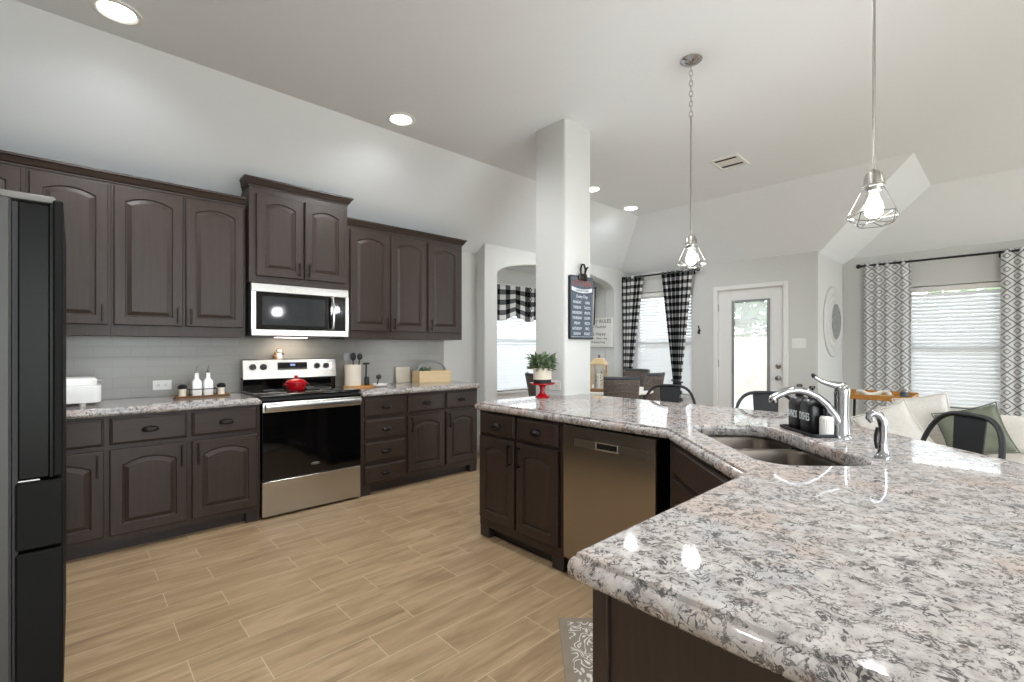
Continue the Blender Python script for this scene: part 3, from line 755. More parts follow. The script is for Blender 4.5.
b = MB(); b.box(xd - .013, xd + .013, -hd + .004, hd - .004, -.05, -.006, .006, 2); b.build('divider', 'sinksteel', t)
for x in ((-hw + xd) / 2, (hw + xd) / 2):
    b = MB(); b.lathe([(.045, -.1995), (.043, -.197), (.034, -.199), (.012, -.203)], (x, 0, 0), 24); b.build('drain', 'chrome', t)

t = thing('faucet', 'polished chrome faucet with arched spout and lever behind the sink', 'faucet', (2.31, .488, .9), R(45))
# local x = along d, local +y = toward kitchen over the sink
b = MB(); b.lathe([(.036, 0), (.036, .004), (.030, .010), (.0275, .020), (.0265, .10), (.0275, .17), (.029, .185), (.0275, .200), (.020, .216), (.010, .224), (.001, .226)], seg=28); b.build('body', 'chrome', t)
b = MB(); b.tube([(0, .012, .055), (0, .035, .095), (0, .065, .135), (0, .10, .165), (0, .14, .185), (0, .18, .193), (0, .222, .188), (0, .258, .172), (0, .285, .156)], [.020, .0185, .017, .0155, .015, .0155, .0165, .0155, .014], 16); b.build('spout', 'chrome', t)
b = MB(); b.lathe([(.013, 0), (.016, .006), (.016, .020), (.012, .024)], (0, .278, .138), 16); b.build('nozzle', 'chrome', t)
b = MB(); b.tube([(0, -.010, .206), (0, .02, .212), (0, .05, .219), (0, .08, .228), (0, .102, .240), (0, .114, .252)], [.018, .016, .012, .009, .008, .0095], 12, False, .75); b.build('lever', 'chrome', t)
b = MB(); b.tube([(0, .112, .249), (0, .120, .259)], [.0095, .006], 10); b.build('lever_tip', 'black', t)
t = thing('sprayer', 'chrome side sprayer with scrolled head right of the faucet', 'sprayer', (1.985, .305, .9), R(45))
b = MB(); b.lathe([(.024, 0), (.024, .004), (.017, .012), (.014, .03), (.013, .05)], seg=20); b.build('base', 'chrome', t)
b = MB(); b.tube([(0, 0, .045), (0, -.002, .07), (0, -.003, .10), (0, .002, .125), (0, .014, .143), (0, .030, .150), (0, .043, .143), (0, .047, .130), (0, .040, .121), (0, .032, .125)], [.013, .014, .0145, .0145, .014, .013, .011, .009, .007, .006], 12); b.build('head', 'chrome', t)
b = MB(); b.tube([(0, .016, .10), (0, .022, .08), (0, .024, .055), (0, .020, .03)], [.006, .005, .005, .004], 8); b.build('trigger', 'black', t)

# ------------------------------------------------------------------ soap set on the counter
TR = (2.33, .625); ang = R(45)
t = thing('soap_tray', 'black rectangular tray beside the faucet holding soap bottles', 'tray', (*TR, .9), ang)
b = MB(); pr = rrect(-.14, .125, -.05, .05, .012, 4)
def rr_loops(specs, z_r=.012, x0=-.14, x1=.125, y0=-.05, y1=.05): return [[Vector((x, y, z)) for x, y in rrect(x0 + i, x1 - i, y0 + i, y1 - i, z_r, 4)] for i, z in specs]
b.loops(rr_loops([(.006, 0), (0, .004), (0, .014), (.004, .014), (.008, .006)]), True, True, True); b.build('dish', 'matteblack', t)
def dispenser(label, off, word):
    c = Vector((TR[0], TR[1], .9065)) + Matrix.Rotation(ang, 3, 'Z') @ Vector((off, 0, 0))
    t = thing('soap_dispenser', label, 'soap dispenser', tuple(c), ang, 'black lettered soap dispensers')
    b = MB(); b.loops([[Vector((x, y, z)) for x, y in rrect(-.040 + i, .040 - i, -.033 + i * .8, .033 - i * .8, max(.004, .016 - i * .3), 5)] for i, z in ((.003, 0), (0, .004), (0, .112), (.004, .126), (.013, .138), (.022, .144))], True, True, True); b.build('bottle', 'bottleblack', t, 60)
    b = MB(); b.lathe([(.016, .143), (.0165, .150), (.0165, .160), (.010, .163), (.005, .165), (.005, .186), (.011, .187), (.012, .197), (.004, .199)], seg=20); b.tube([(0, 0, .192), (-.022, .012, .193), (-.038, .02, .188)], [.006, .005, .004], 8); b.build('pump', 'black', t)
    lettering(word, .046, face_mtx((0, .0333, .068), (-1, 0, 0)), 'lettering', 'dullwhite', t, sx=.50)
    return t
dispenser('black pump bottle with white capitals, farther from the faucet', .045, 'HANDS')
dispenser('black pump bottle lettered DISHES, nearer the faucet', -.048, 'DISHES')
c = Vector((TR[0], TR[1], .9065)) + Matrix.Rotation(ang, 3, 'Z') @ Vector((-.112, -.02, 0))
t = thing('lotion_bottle', 'small white ribbed bottle with a black cap behind the faucet', 'bottle', tuple(c), ang)
b = MB(); b.loops([[Vector((p[0] * s, p[1] * s, z)) for p in [((.024 + .0012 * (k % 2)) * cos(tau * k / 40), (.024 + .0012 * (k % 2)) * sin(tau * k / 40)) for k in range(40)]] for s, z in ((.92, 0), (1, .004), (1, .07), (.8, .078), (.4, .08))], True, True, True); b.build('bottle', 'whitemat', t, 0)
b = MB(); b.lathe([(.008, .08), (.008, .105), (.005, .108)], seg=14); b.build('cap', 'black', t)

# ------------------------------------------------------------------ range, microwave, dishwasher, fridge
t = thing('range', 'freestanding stainless electric range with black glass oven door', 'range', (1.004, 3.75, 0))
w = .762
b = MB(); b.box(0, w, .045, .60, .03, .895, .003); b.build('body', 'black', t, 0)
b = MB(); b.box(-.006, w + .006, .012, .56, .893, .915, .006, 2); b.build('cooktop', 'blackglass', t)
for x, y, r in ((.2, .17, .10), (.57, .17, .08), (.2, .42, .075), (.57, .42, .10)):
    b = MB(); b.lathe([(r, .0153), (r, .0158), (r - .004, .0158), (r - .004, .0153)], (x, y, .9), 40, False, False); b.build('burner_ring', 'grey', t)
b = MB(); b.box(0, w, .53, .60, .90, 1.02, .004); b.build('backguard_base', 'blackglass', t, 0)
b = MB(); b.loops([[Vector((x, y, z)) for y, z in ((.515, 1.005), (.52, 1.0), (.60, 1.0), (.60, 1.165), (.545, 1.168), (.535, 1.160))] for x in (0, w)], True, True, True); b.build('backguard', 'steel', t, 30)
def bgp(x, z, out=0): k = (z - 1.005) / .155; return Vector((x, .515 + .02 * k - out, z))
b = MB(); b.loops([[bgp(x, z, o) for x, z in ((.262, 1.075), (.508, 1.075), (.508, 1.137), (.262, 1.137))] for o in (-.002, .002)], True, True, True); dp = b.build('display', 'blackglass', t, 0)
lettering('8:05', .024, face_mtx(bgp(.385, 1.115, .0035), (1, 0, 0), (0, .13, 1)), 'clock_digits', 'display', dp)
b = MB()
for i in range(10): x = .275 + i * .0235; b.box(x, x + .012, .520 - .003, .5235 - .003, 1.083, 1.089)
b.build('key_marks', 'grey', dp, 0)
for x in (.072, .152, .592, .672):
    b = MB(); m = Matrix.Translation(bgp(x, 1.103)) @ Matrix.Rotation(R(90 - 7), 4, 'X'); b.lathe([(.026, -.002), (.026, .006), (.022, .008), (.020, .026), (.016, .029)], seg=24, mtx=m); b.box(-.004, .004, -.019, .019, .026, .034, mtx=m); b.build('knob', 'black', t)
b = MB(); b.box(.003, w - .003, 0, .045, .285, .875, .004); b.build('oven_door', 'blackglass', t, 0)
b = MB(); b.box(.003, w - .003, -.004, .02, .785, .86, .006, 2); b.box(.012, w - .012, -.045, -.022, .800, .852, .009, 3)
b.box(.02, .05, -.03, 0, .81, .845, .003); b.box(w - .05, w - .02, -.03, 0, .81, .845, .003); b.build('door_handle', 'steel', t)
b = MB(); b.box(.003, w - .003, .002, .045, .018, .278, .005); b.build('storage_drawer', 'steel', t, 0)
b = MB(); b.box(.02, w - .02, .06, .5, 0, .03); b.build('base', 'black', t, 0)
b = MB(); b.lathe([(.001, 0), (.031, 0), (.031, .0015), (.028, .002)], seg=28, mtx=Matrix.Translation((.385, -.0005, .36)) @ Matrix.Rotation(R(90), 4, 'X') @ Matrix.Diagonal((1.1, .33, 1, 1))); lg = b.build('badge', 'nickel', t)
lettering('Whirlpool', .013, face_mtx((.385, -.0030, .36), (1, 0, 0)), 'badge_lettering', 'ink', lg)

t = thing('microwave', 'stainless over-the-range microwave with dark glass window', 'microwave', (.990, 3.975, 1.357))
w = .766; h = .408
b = MB(); b.box(0, w, .03, .39, 0, h, .003); b.build('body', 'steelcab', t, 0)
b = MB(); b.box(0, w, 0, .032, h - .068, h, .004); b.box(0, w, 0, .032, 0, .052, .004); b.box(0, .032, 0, .032, .05, h - .06); b.box(w - .028, w, 0, .032, .05, h - .06); b.build('door_frame', 'steel', t, 0)
b = MB(); b.box(.03, .632, .003, .03, .05, h - .066, .002); b.build('window', 'blackglass', t, 0)
b = MB(); b.box(.075, .56, .0015, .006, .085, h - .10); b.build('inner_window', 'greyglass', t, 0)
b = MB(); b.box(.642, w - .026, .003, .03, .05, h - .066, .002); b.build('control_panel', 'blackglass', t, 0)
b = MB(); b.box(.632, .643, .0005, .03, 0, h, .001); b.build('door_gap', 'black', t, 0)
b = MB(); b.tube([(.612, -.004, .335), (.615, -.032, .320), (.617, -.040, .27), (.618, -.042, .20), (.617, -.040, .13), (.615, -.032, .075), (.612, -.004, .06)], .013, 10, False, .8); b.build('handle', 'steel', t)
b = MB(); b.box(.05, w - .05, .12, .34, -.006, .001); b.build('underside_vent', 'grey', t, 0)
b = MB(); b.box(.25, .5, .24, .30, -.008, -.004); b.build('task_light', 'led', t, 0)

t = thing('dishwasher', 'stainless dishwasher under the peninsula worktop', 'dishwasher', (1.988, 1.720, 0), R(-90))
w = .578
b = MB(); b.box(0.004, w - .004, .025, .58, .08, .845); b.build('tub', 'black', t, 0)
b = MB(); b.box(.004, w - .004, 0, .026, .105, .838, .004); b.build('door', 'dwsteel', t, 0)
b = MB(); b.box(.085, .225, -.0012, .001, .738, .776); b.box(.365, .525, -.0012, .001, .738, .776); b.build('control_strip', 'nickel', t, 0)
b = MB()
b.loops([[Vector((x, y, z)) for x, z in ((.225 + i, .735 + i), (.365 - i, .735 + i), (.365 - i, .779 - i), (.225 + i, .779 - i))] for i, y in ((0, -.002), (.004, -.003), (.008, -.002), (.009, .0))], True); hd_ = b.build('pocket_handle', 'steel', t, 0)
b = MB(); b.box(.233, .357, -.0008, .0005, .742, .772); b.build('pocket', 'black', hd_, 0)
b = MB(); b.box(0, w, .05, .07, 0, .10); b.build('toe_kick', 'black', t, 0)

t = thing('refrigerator', 'dark stainless refrigerator at the left edge with doors seen edge-on', 'refrigerator', (-.88, 2.19, 0))
# local: x outwards to the doors, y along its width
b = MB(); b.box(0, .733, 0, .90, .03, 1.752, .006); b.build('case', 'steelcab', t, 0)
for y0, y1 in ((.0, .445), (.455, .90)):
    b = MB(); b.box(.748, .822, y0 + .004, y1 - .004, .838, 1.742, .004); d = b.build('door', 'fridgesteel', t, 0)
    b = MB(); b.box(.829, .854, y0, y1, .838, 1.762, .005); b.build('door_front', 'fridgeblack', d, 0)
    b = MB(); b.box(.822, .829, y0 + .003, y1 - .003, .838, 1.745); b.build('door_trim', 'fridgesteel', d, 0)
for z0, z1, nm in ((.608, .828, 'deli_drawer'), (.06, .598, 'freezer_drawer')):
    b = MB(); b.box(.742, .854, 0, .90, z0, z1, .005); b.build(nm, 'fridgeblack', t, 0)
b = MB(); b.box(.735, .748, .01, .89, .06, 1.74); b.build('gasket', 'matteblack', t, 0)
for y in (.02, .79):
    b = MB(); b.box(.66, .835, y, y + .09, 1.752, 1.776, .006, 2); b.build('hinge_cover', 'hinge', t)
b = MB(); b.box(.745, .80, .01, .06, .829, .837, .002); b.build('lower_hinge', 'chrome', t, 0)
for x in (.1, .65):
    for y in (.08, .8):
        b = MB(); b.lathe([(.03, 0), (.03, .012), (.014, .016), (.014, .035)], (x, y, 0), 14); b.build('foot', 'black', t)

# ------------------------------------------------------------------ small things on the back counters
def on(x, y, z=.9): return (x, y, z)
t = thing('slow_cooker', 'white countertop appliance with rounded corners beside the fridge', 'appliance', on(-.06, 4.08))
b = MB(); b.loops([[Vector((x, y, z)) for x, y in rrect(-.19 + i, .19 - i, -.13 + i, .13 - i, .045, 6)] for i, z in ((.012, .018), (.002, .022), (0, .03), (0, .125), (.006, .128))], True, True, True); b.build('body', 'white', t, 40)
b = MB(); b.loops([[Vector((x, y, z)) for x, y in rrect(-.185 + i, .17 - i, -.125 + i, .125 - i, .045, 6)] for i, z in ((.004, .128), (0, .131), (0, .162), (.008, .172), (.03, .176))], True, True, True); b.build('lid', 'white', t, 40)
b = MB(); b.box(.16, .20, -.03, .03, .150, .158, .003); b.build('lid_tab', 'nickel', t, 0)
for x in (-.14, .1):
    for y in (-.09, .09):
        b = MB(); b.lathe([(.016, 0), (.018, .02)], (x, y, 0), 12); b.build('foot', 'whitemat', t)
def outlet(label, m, hor=True):
    t = thing('wall_outlet', label, 'outlet', m.to_translation()); t.rotation_euler = m.to_euler()
    W_, H_ = (.058, .036) if hor else (.036, .058)
    b = MB(); b.box(-W_, W_, -H_, H_, 0, .006, .003); b.build('plate', 'white', t, 0)
    for s in (-1, 1):
        c = (s * .021, 0) if hor else (0, s * .021)
        b = MB(); b.lathe([(.016, .0055), (.016, .0085), (.014, .009)], (c[0], c[1], 0), 18); r = b.build('receptacle', 'whitemat', t)
        b = MB()
        for k in (-.005, .005):
            p = (c[0], c[1] + k) if hor else (c[0] + k, c[1])
            b.box(p[0] - (.004 if hor else .001), p[0] + (.004 if hor else .001), p[1] - (.001 if hor else .004), p[1] + (.001 if hor else .004), .0085, .0095)
        b.build('slot', 'ink', r, 0)
outlet('white outlet on the tile backsplash beside the seasoning tray', face_mtx((.485, 4.367, .985), (1, 0, 0)))
outlet('white outlet on the column side behind the potted plant', face_mtx((2.712, 2.42, .975), (0, -1, 0)), True)
# seasoning tray
SX, SY = .70, 4.13
t = thing('seasoning_tray', 'small wooden tray with a wire rail holding shakers and bottles', 'tray', on(SX, SY))
b = MB(); b.loops([[Vector((x, y, z)) for x, y in rrect(-.165 - i, .165 + i, -.055 - i, .055 + i, .012, 3)] for i, z in ((0, 0), (.012, .016), (.009, .016), (-.002, .008))], True, True, True); b.build('dish', 'brownwood', t, 30)
b = MB()
for x in (-.085, .085): b.tube([(x, -.045, .006), (x, -.045, .062)], .003, 8)
b.tube([(-.085, -.045, .06), (.085, -.045, .06)], .003, 8); b.tube([(-.085, -.045, .06), (-.085, .045, .06)], .003, 8); b.tube([(.085, -.045, .06), (.085, .045, .06)], .003, 8); b.build('wire_rail', 'matteblack', t)
for x, lb in ((-.036, 'white oil bottle with steel spout, left of the pair'), (.036, 'white oil bottle with steel spout, right of the pair')):
    q = thing('oil_bottle', lb, 'bottle', on(SX + x, SY, .909), 0, 'white oil bottles')
    b = MB(); b.loops([[Vector((x_, y_, z)) for x_, y_ in rrect(-.03 * s, .03 * s, -.03 * s, .03 * s, .008 * s, 4)] for s, z in ((.95, 0), (1, .004), (1, .095), (.88, .112), (.45, .128), (.4, .165), (.45, .17))], True, True, True); b.build('bottle', 'white', q, 50)
    b = MB(); b.lathe([(.011, .168), (.012, .176), (.005, .182)], seg=12); b.tube([(0, 0, .18), (0, -.004, .205), (.004, -.012, .222)], [.004, .003, .002], 8); b.build('spout', 'nickel', q)
for x, lb in ((-.122, 'glass shaker with dark lid at the left of the tray'), (.122, 'glass shaker with dark lid at the right of the tray')):
    q = thing('shaker', lb, 'shaker', on(SX + x, SY, .909), 0, 'salt and pepper shakers')
    b = MB(); b.lathe([(.022, 0), (.025, .004), (.021, .03), (.024, .052), (.022, .058)], seg=20); b.build('jar', 'cream', q)
    b = MB(); b.lathe([(.025, .056), (.029, .062), (.029, .076), (.020, .086), (.006, .09)], seg=20); b.build('lid', 'black', q)
# red pot on the range
t = thing('casserole', 'small red lidded casserole on the black cooktop', 'casserole', (1.325, 4.0, .9158))
b = MB(); b.lathe([(.05, 0), (.062, .006), (.072, .03), (.076, .062), (.078, .064)], seg=32); b.build('pot', 'red', t)
b = MB(); b.lathe([(.079, .064), (.079, .069), (.066, .082), (.04, .095), (.012, .099), (.010, .108), (.017, .116), (.014, .122)], seg=32); b.build('lid', 'red', t)
for s in (-1, 1):
    b = MB(); b.tube([(s * .072, -.02, .052), (s * .088, -.016, .054), (s * .092, 0, .055), (s * .088, .016, .054), (s * .072, .02, .052)], .006, 8); b.build('handle', 'red', t)
# figurine on top of the range back
t = thing('figurine', 'small white and brown ceramic figurine on top of the range back', 'figurine', (1.29, 4.318, 1.166))
b = MB(); b.lathe([(.024, 0), (.026, .004), (.024, .03), (.018, .048), (.012, .055)], seg=20); b.ball((0, -.004, .068), .021, .020, .019); b.build('body', 'white', t)
b = MB(); b.ball((-.018, -.006, .076), .008, .007, .012); b.ball((.018, -.006, .076), .008, .007, .012); b.ball((0, -.004, .088), .016, .015, .006); b.build('ears', 'brownwood', t)
b = MB(); b.ball((-.033, 0, .02), .018, .016, .020); b.ball((-.03, 0, .048), .010, .009, .016); b.build('log', 'brownwood', t)
b = MB(); b.tube([(.02, -.004, .04), (.033, -.01, .05), (.036, -.012, .036)], .005, 8); b.build('arm', 'matteblack', t)
# board, crock, utensils
t = thing('serving_board', 'oval wooden board under the utensil crock', 'board', on(1.93, 4.12))
b = MB(); b.lathe([(.155, 0), (.16, .004), (.16, .012), (.155, .016)], seg=36, sx=1.0, sy=.72); b.tube([(.15, 0, .008), (.205, .01, .008)], .0075, 8); b.build('board', 'oak', t)
t = thing('utensil_crock', 'cream utensil crock on a board beside the range', 'crock', on(1.865, 4.13, .916))
b = MB(); b.lathe([(.066, 0), (.071, .004), (.072, .19), (.069, .193), (.066, .19), (.065, .02), (.01, .018)], seg=32); b.build('pot', 'cream', t)
def utensil(label, dx, dy, hd, mat_='matteblack', name='spatula'):
    q = thing(name, label, 'utensil', on(1.865 + dx, 4.13 + dy, .936), 0, 'cooking utensils in the crock')
    b = MB(); b.tube([(0, 0, 0), (dx * .6, dy * .6, .215)], .0055, 8); b.build('handle', mat_, q)
    b = MB(); c = Vector((dx * .7, dy * .7, .245)); b.ball(c, *hd, 14, 8); b.build('head', mat_, q)
utensil('grey rounded spoon leaning at the left of the crock', -.036, .0, (.030, .008, .044), 'grey', 'spoon')
utensil('black slotted spatula in the middle of the crock', .006, .01, (.028, .007, .038))
utensil('black ladle at the right of the crock', .034, -.01, (.026, .016, .030), name='ladle')
t = thing('coffee_press', 'slim black plunger standing beside the utensil crock', 'press', on(1.985, 4.10, .916))
b = MB(); b.lathe([(.020, 0), (.022, .006), (.022, .075), (.019, .08)], seg=18); b.build('cup', 'matteblack', t)
b = MB(); b.lathe([(.007, .08), (.007, .19), (.030, .193), (.030, .204), (.024, .209)], (-.006, 0, 0), 18); b.build('plunger', 'matteblack', t)
t = thing('spoon_rest', 'white spoon rest right of the utensil crock', 'dish', on(2.09, 4.05))
b = MB(); b.lathe([(.03, 0), (.055, .008), (.066, .026), (.063, .028), (.05, .012), (.01, .006)], seg=28, sx=1.15); b.build('dish', 'white', t)
t = thing('scrub_brush', 'small dark-headed brush leaning in the white dish', 'brush', on(2.085, 4.055, .908))
b = MB(); b.tube([(-.02, 0, .004), (-.005, .005, .06)], .006, 8); b.build('handle', 'matteblack', t)
b = MB(); b.ball((0, .007, .083), .026, .022, .024); b.build('head', 'ink', t)
# wooden caddy at the end
t = thing('wooden_basket', 'pale wooden basket with curved handle and greens at the counter end', 'basket', on(2.74, 4.17), R(-4))
b = MB()
x0, x1, y0, y1, hh = -.185, .185, -.085, .085, .125
for q in ((x0, x1, y0, y0 + .012, .012, hh), (x0, x1, y1 - .012, y1, .012, hh), (x0, x0 + .012, y0 + .012, y1 - .012, .012, hh), (x1 - .012, x1, y0 + .012, y1 - .012, .012, hh), (x0, x1, y0, y1, 0, .012)): b.box(*q, .002)
b.build('box', 'lightwood', t, 0)
b = MB(); b.tube([(-.165 * cos(a), 0, .10 + .125 * sin(a)) for a in [pi * k / 16 for k in range(17)]], .012, 10); b.build('handle', 'grey', t)
def leaves(b, n, c, rx, ry, rz, s, up=.3):
    for i in range(n):
        th = random.random() * tau; ph = random.random() * pi * .5; rr = random.random() ** .5
        p = Vector(c) + Vector((rx * rr * cos(th), ry * rr * sin(th), rz * random.random()))
        q = Matrix.Translation(p) @ Matrix.Rotation(th, 4, 'Z') @ Matrix.Rotation(R(random.uniform(-80, 10)), 4, 'Y') @ Matrix.Rotation(R(random.uniform(-40, 40)), 4, 'X')
        l = s * random.uniform(.7, 1.3)
        b.face([q @ Vector(v) for v in ((0, 0, 0), (l * .4, -l * .28, .004), (l, 0, -.004))]); b.face([q @ Vector(v) for v in ((0, 0, 0), (l, 0, -.004), (l * .4, l * .28, .004))])
b = MB(); leaves(b, 90, (-.09, 0, .115), .07, .05, .03, .03); b.build('greens', 'leaf', t, 0)
t = thing('pale_slab', 'thin pale upright slab by the tile at the left of the basket', 'board', on(2.50, 4.33))
b = MB(); m = Matrix.Rotation(R(-6), 4, 'X'); b.box(-.085, .085, -.008, .008, .0, .165, .006, 2, m); b.build('board', 'cream', t)  # thin pale slab tilted back toward the tile

# ------------------------------------------------------------------ plant on red stand, clipboard sign
t = thing('cake_stand', 'glossy red pedestal stand holding the potted plant', 'stand', on(2.53, 2.385))
b = MB(); b.lathe([(.052, 0), (.054, .004), (.040, .012), (.022, .028), (.017, .05), (.020, .075), (.034, .088), (.085, .094), (.093, .098), (.093, .106), (.088, .106), (.085, .103), (.01, .102)], seg=36); b.build('pedestal', 'red', t)
t = thing('potted_plant', 'leafy green plant in a cream pot with a black base band', 'plant', (2.53, 2.385, 1.0025))
b = MB(); b.lathe([(.066, .028), (.067, .034), (.067, .112), (.062, .114), (.060, .10), (.01, .098)], seg=32); b.build('pot', 'cream', t)
b = MB(); b.lathe([(.062, 0), (.0665, .004), (.0668, .030)], seg=32); b.build('base_band', 'matteblack', t)
b = MB(); leaves(b, 330, (0, 0, .095), .088, .088, .095, .045); b.build('foliage', 'leaf', t, 0)
b = MB(); leaves(b, 70, (0, 0, .10), .06, .06, .05, .05); b.build('pale_foliage', 'leafpale', t, 0)

t = thing('menu_board', 'slate clipboard with chalk writing hung on the column', 'sign', (2.89, 2.321, 1.33))
b = MB(); b.loops([[Vector((x, y, z)) for x, z in rrect(-.143, .143, 0, .49, .014, 4)] for y in (0, -.018)], True, True, True); b.build('backing', 'matteblack', t, 0)
b = MB(); b.loops([[Vector((x, y, z)) for x, z in rrect(-.135, .137, .010, .482, .010, 4)] for y in (-.018, -.0205)], True, True, True); b.build('slate', 'slate', t, 0)
b = MB(); b.tube([(-.125, -.021, .02), (.127, -.021, .02), (.127, -.021, .36), (.127, -.021, .02)][:3], .0012, 5); b.build('border_line', 'dullwhite', t, 0)
yy = -.0212
lettering('KITCHEN', .062, face_mtx((0, yy, .432), (1, 0, 0)), 'lettering', 'rust', t, sx=.86)
b = MB(); n = 14
pt = [Vector((-.125 + .25 * k / n, yy, .372 + .016 * (2 * k / n - 1) ** 2 + .017)) for k in range(n + 1)]; pb = [p - Vector((0, 0, .030)) for p in pt]; b.loops([pt, pb], False); b.build('banner', 'dullwhite', t, 0)
lettering('OUR KITCHEN', .024, face_mtx((0, yy - .001, .376), (1, 0, 0)), 'lettering', 'slate', t)
lettering('Every Day', .034, face_mtx((0, yy, .330), (1, 0, 0)), 'lettering', 'dullwhite', t)
for i, (a, c) in enumerate((('MONDAY', 'CHILI'), ('TUESDAY', 'TACOS'), ('WEDNESDAY', 'PASTA'), ('THURSDAY', 'SOUPS'), ('FRIDAY', 'PIZZA'), ('SATURDAY', 'BBQ'), ('SUNDAY', 'ROAST'))):
    lettering(a, .031, face_mtx((-.06, yy, .285 - i * .0405), (1, 0, 0)), 'lettering', 'dullwhite', t, sx=.72 if i != 2 else .64)
    lettering(c, .031, face_mtx((.065, yy, .285 - i * .0405), (1, 0, 0)), 'lettering', 'dullwhite', t, sx=.8)
b = MB(); b.box(-.05, .05, -.032, -.018, .455, .49, .005, 2); b.prism([(-.05, -.032), (.05, -.032), (.03, -.045), (-.03, -.045)], .47, .505)
b.tube([(-.022, -.028, .49), (-.03, -.03, .545), (-.012, -.03, .580), (.012, -.03, .580), (.03, -.03, .545), (.022, -.028, .49)], .008, 8); b.tube([(.012, -.036, .505), (.035, -.04, .555), (.048, -.04, .56)], .007, 8); b.build('clip', 'bronze', t)

# family rules sign on the nook side wall
t = thing('family_sign', 'white board sign with black family rules lettering on the nook wall', 'sign', (6.098, 4.53, 1.27))
b = MB(); b.box(-.03, 0, -.275, .275, 0, .46, .002); b.build('board', 'whitemat', t, 0)
def fl_(txt, s, z, y=-.02): lettering(txt, s, face_mtx((-.0312, y, z), (0, -1, 0)), 'lettering', 'ink', t)
fl_('FAMILY', .082, .40, .115); fl_('RULES', .082, .40, -.155); fl_('Be Thankful', .062, .315); fl_('Be Happy', .075, .205); fl_('Share  Often  Hug', .045, .135); fl_('Practice Hug', .05, .075)

# ------------------------------------------------------------------ ceiling fixtures
proto = thing('ceiling_light', 'round recessed ceiling light above the fridge side of the kitchen', 'ceiling light', (.163, 3.157, 3.0), 0, 'recessed ceiling lights')
b = MB(); b.lathe([(.105, -.001), (.104, -.007), (.088, -.011), (.078, -.006), (.076, -.001)], seg=40, cap0=False, cap1=False); b.build('trim_ring', 'white', proto)
b = MB(); b.lathe([(.077, -.004), (.02, -.0055)], seg=40); b.build('diffuser', 'led', proto)
for (x, y), lb in zip(CAN_SPOTS[1:4], ('round recessed ceiling light above the range', 'small distant recessed light right at the column edge', 'small distant recessed light between column and first pendant')):
    c = copy_tree(proto); c.location = (x, y, 3.0); c['label'] = lb
for x, y in CAN_SPOTS[4:]:  # unseen fixtures added to carry the extra fill lamps
    c = copy_tree(proto); c.location = (x, y, 3.0); c['label'] = 'round recessed ceiling light added out of view for fill light'
t = thing('ceiling_vent', 'white ceiling vent between the two pendants', 'vent', (4.475, 1.83, 3.0), R(2))
b = MB()
for q in ((-.16, .16, -.13, -.10), (-.16, .16, .10, .13), (-.16, -.13, -.10, .10), (.13, .16, -.10, .10)): b.box(*q, -.012, 0, .003)
b.build('frame', 'white', t, 0)
b = MB(); b.box(-.065, .065, -.10, .10, -.007, -.004, .001)
for x in (-.115, .115):
    b.box(x - .007, x + .007, -.10, .10, -.0008, .0008, mtx=Matrix.Translation((0, 0, -.006)))
b.build('louvers', 'whitemat', t, 0)
b = MB(); b.box(-.13, .13, -.10, .10, -.001, .0); b.build('slot_shade', 'ink', t, 0)  # flat dark plate painted in as the shade inside the vent slots

def pendant(label, x, y):
    t = thing('pendant_light', label, 'pendant light', (x, y, 3.0), R(20), 'cage pendant lights')
    b = MB(); b.lathe([(.065, -.001), (.064, -.006), (.045, -.020), (.020, -.030), (.010, -.034)], seg=28); b.build('canopy', 'chrome', t)
    b = MB(); z = -.03; k = 0
    while z > -.325:
        pts = [(.010 * cos(a) if k % 2 == 0 else 0, 0 if k % 2 == 0 else .010 * cos(a), z - .019 + .019 * sin(a)) for a in [tau * i / 14 for i in range(14)]]
        b.tube(pts, .0024, 6, True); z -= .031; k += 1
    b.build('chain', 'nickel', t)
    b = MB(); b.tube([(0, 0, -.34), (0, 0, -1.06)], .0055, 10); b.build('rod', 'nickel', t)
    b = MB(); b.lathe([(.007, -1.05), (.012, -1.058), (.026, -1.066), (.032, -1.085), (.035, -1.108), (.037, -1.110), (.037, -1.116), (.030, -1.117), (.028, -1.135), (.022, -1.137)], seg=28); b.build('socket_cap', 'nickel', t)
    b = MB(); n = 5
    def ring(r, z, o=0): return [Vector((r * cos(tau * (i + o) / n), r * sin(tau * (i + o) / n), z)) for i in range(n)]
    A, B_, C_ = ring(.036, -1.118), ring(.088, -1.225), ring(.058, -1.262, .5)
    wr = .0018
    for i in range(n):
        j = (i + 1) % n
        b.tube([A[i], B_[i]], wr, 6); b.tube([B_[i], C_[i]], wr, 6); b.tube([B_[j], C_[i]], wr, 6); b.tube([C_[i], C_[j]], wr, 6); b.tube([A[i], A[j]], wr, 6); b.tube([B_[i], B_[j]], wr, 6)
    b.build('cage', 'chrome', t)
    b = MB(); b.lathe([(.013, -1.135), (.015, -1.15), (.024, -1.175), (.030, -1.20), (.027, -1.222), (.014, -1.235), (.001, -1.238)], seg=24); b.build('bulb', 'bulb', t)
    return t
pendant('cage pendant hanging farther away, near the dining window', 2.721, 1.336)
pendant('larger-looking cage pendant hanging over the sink', 2.24, .371)

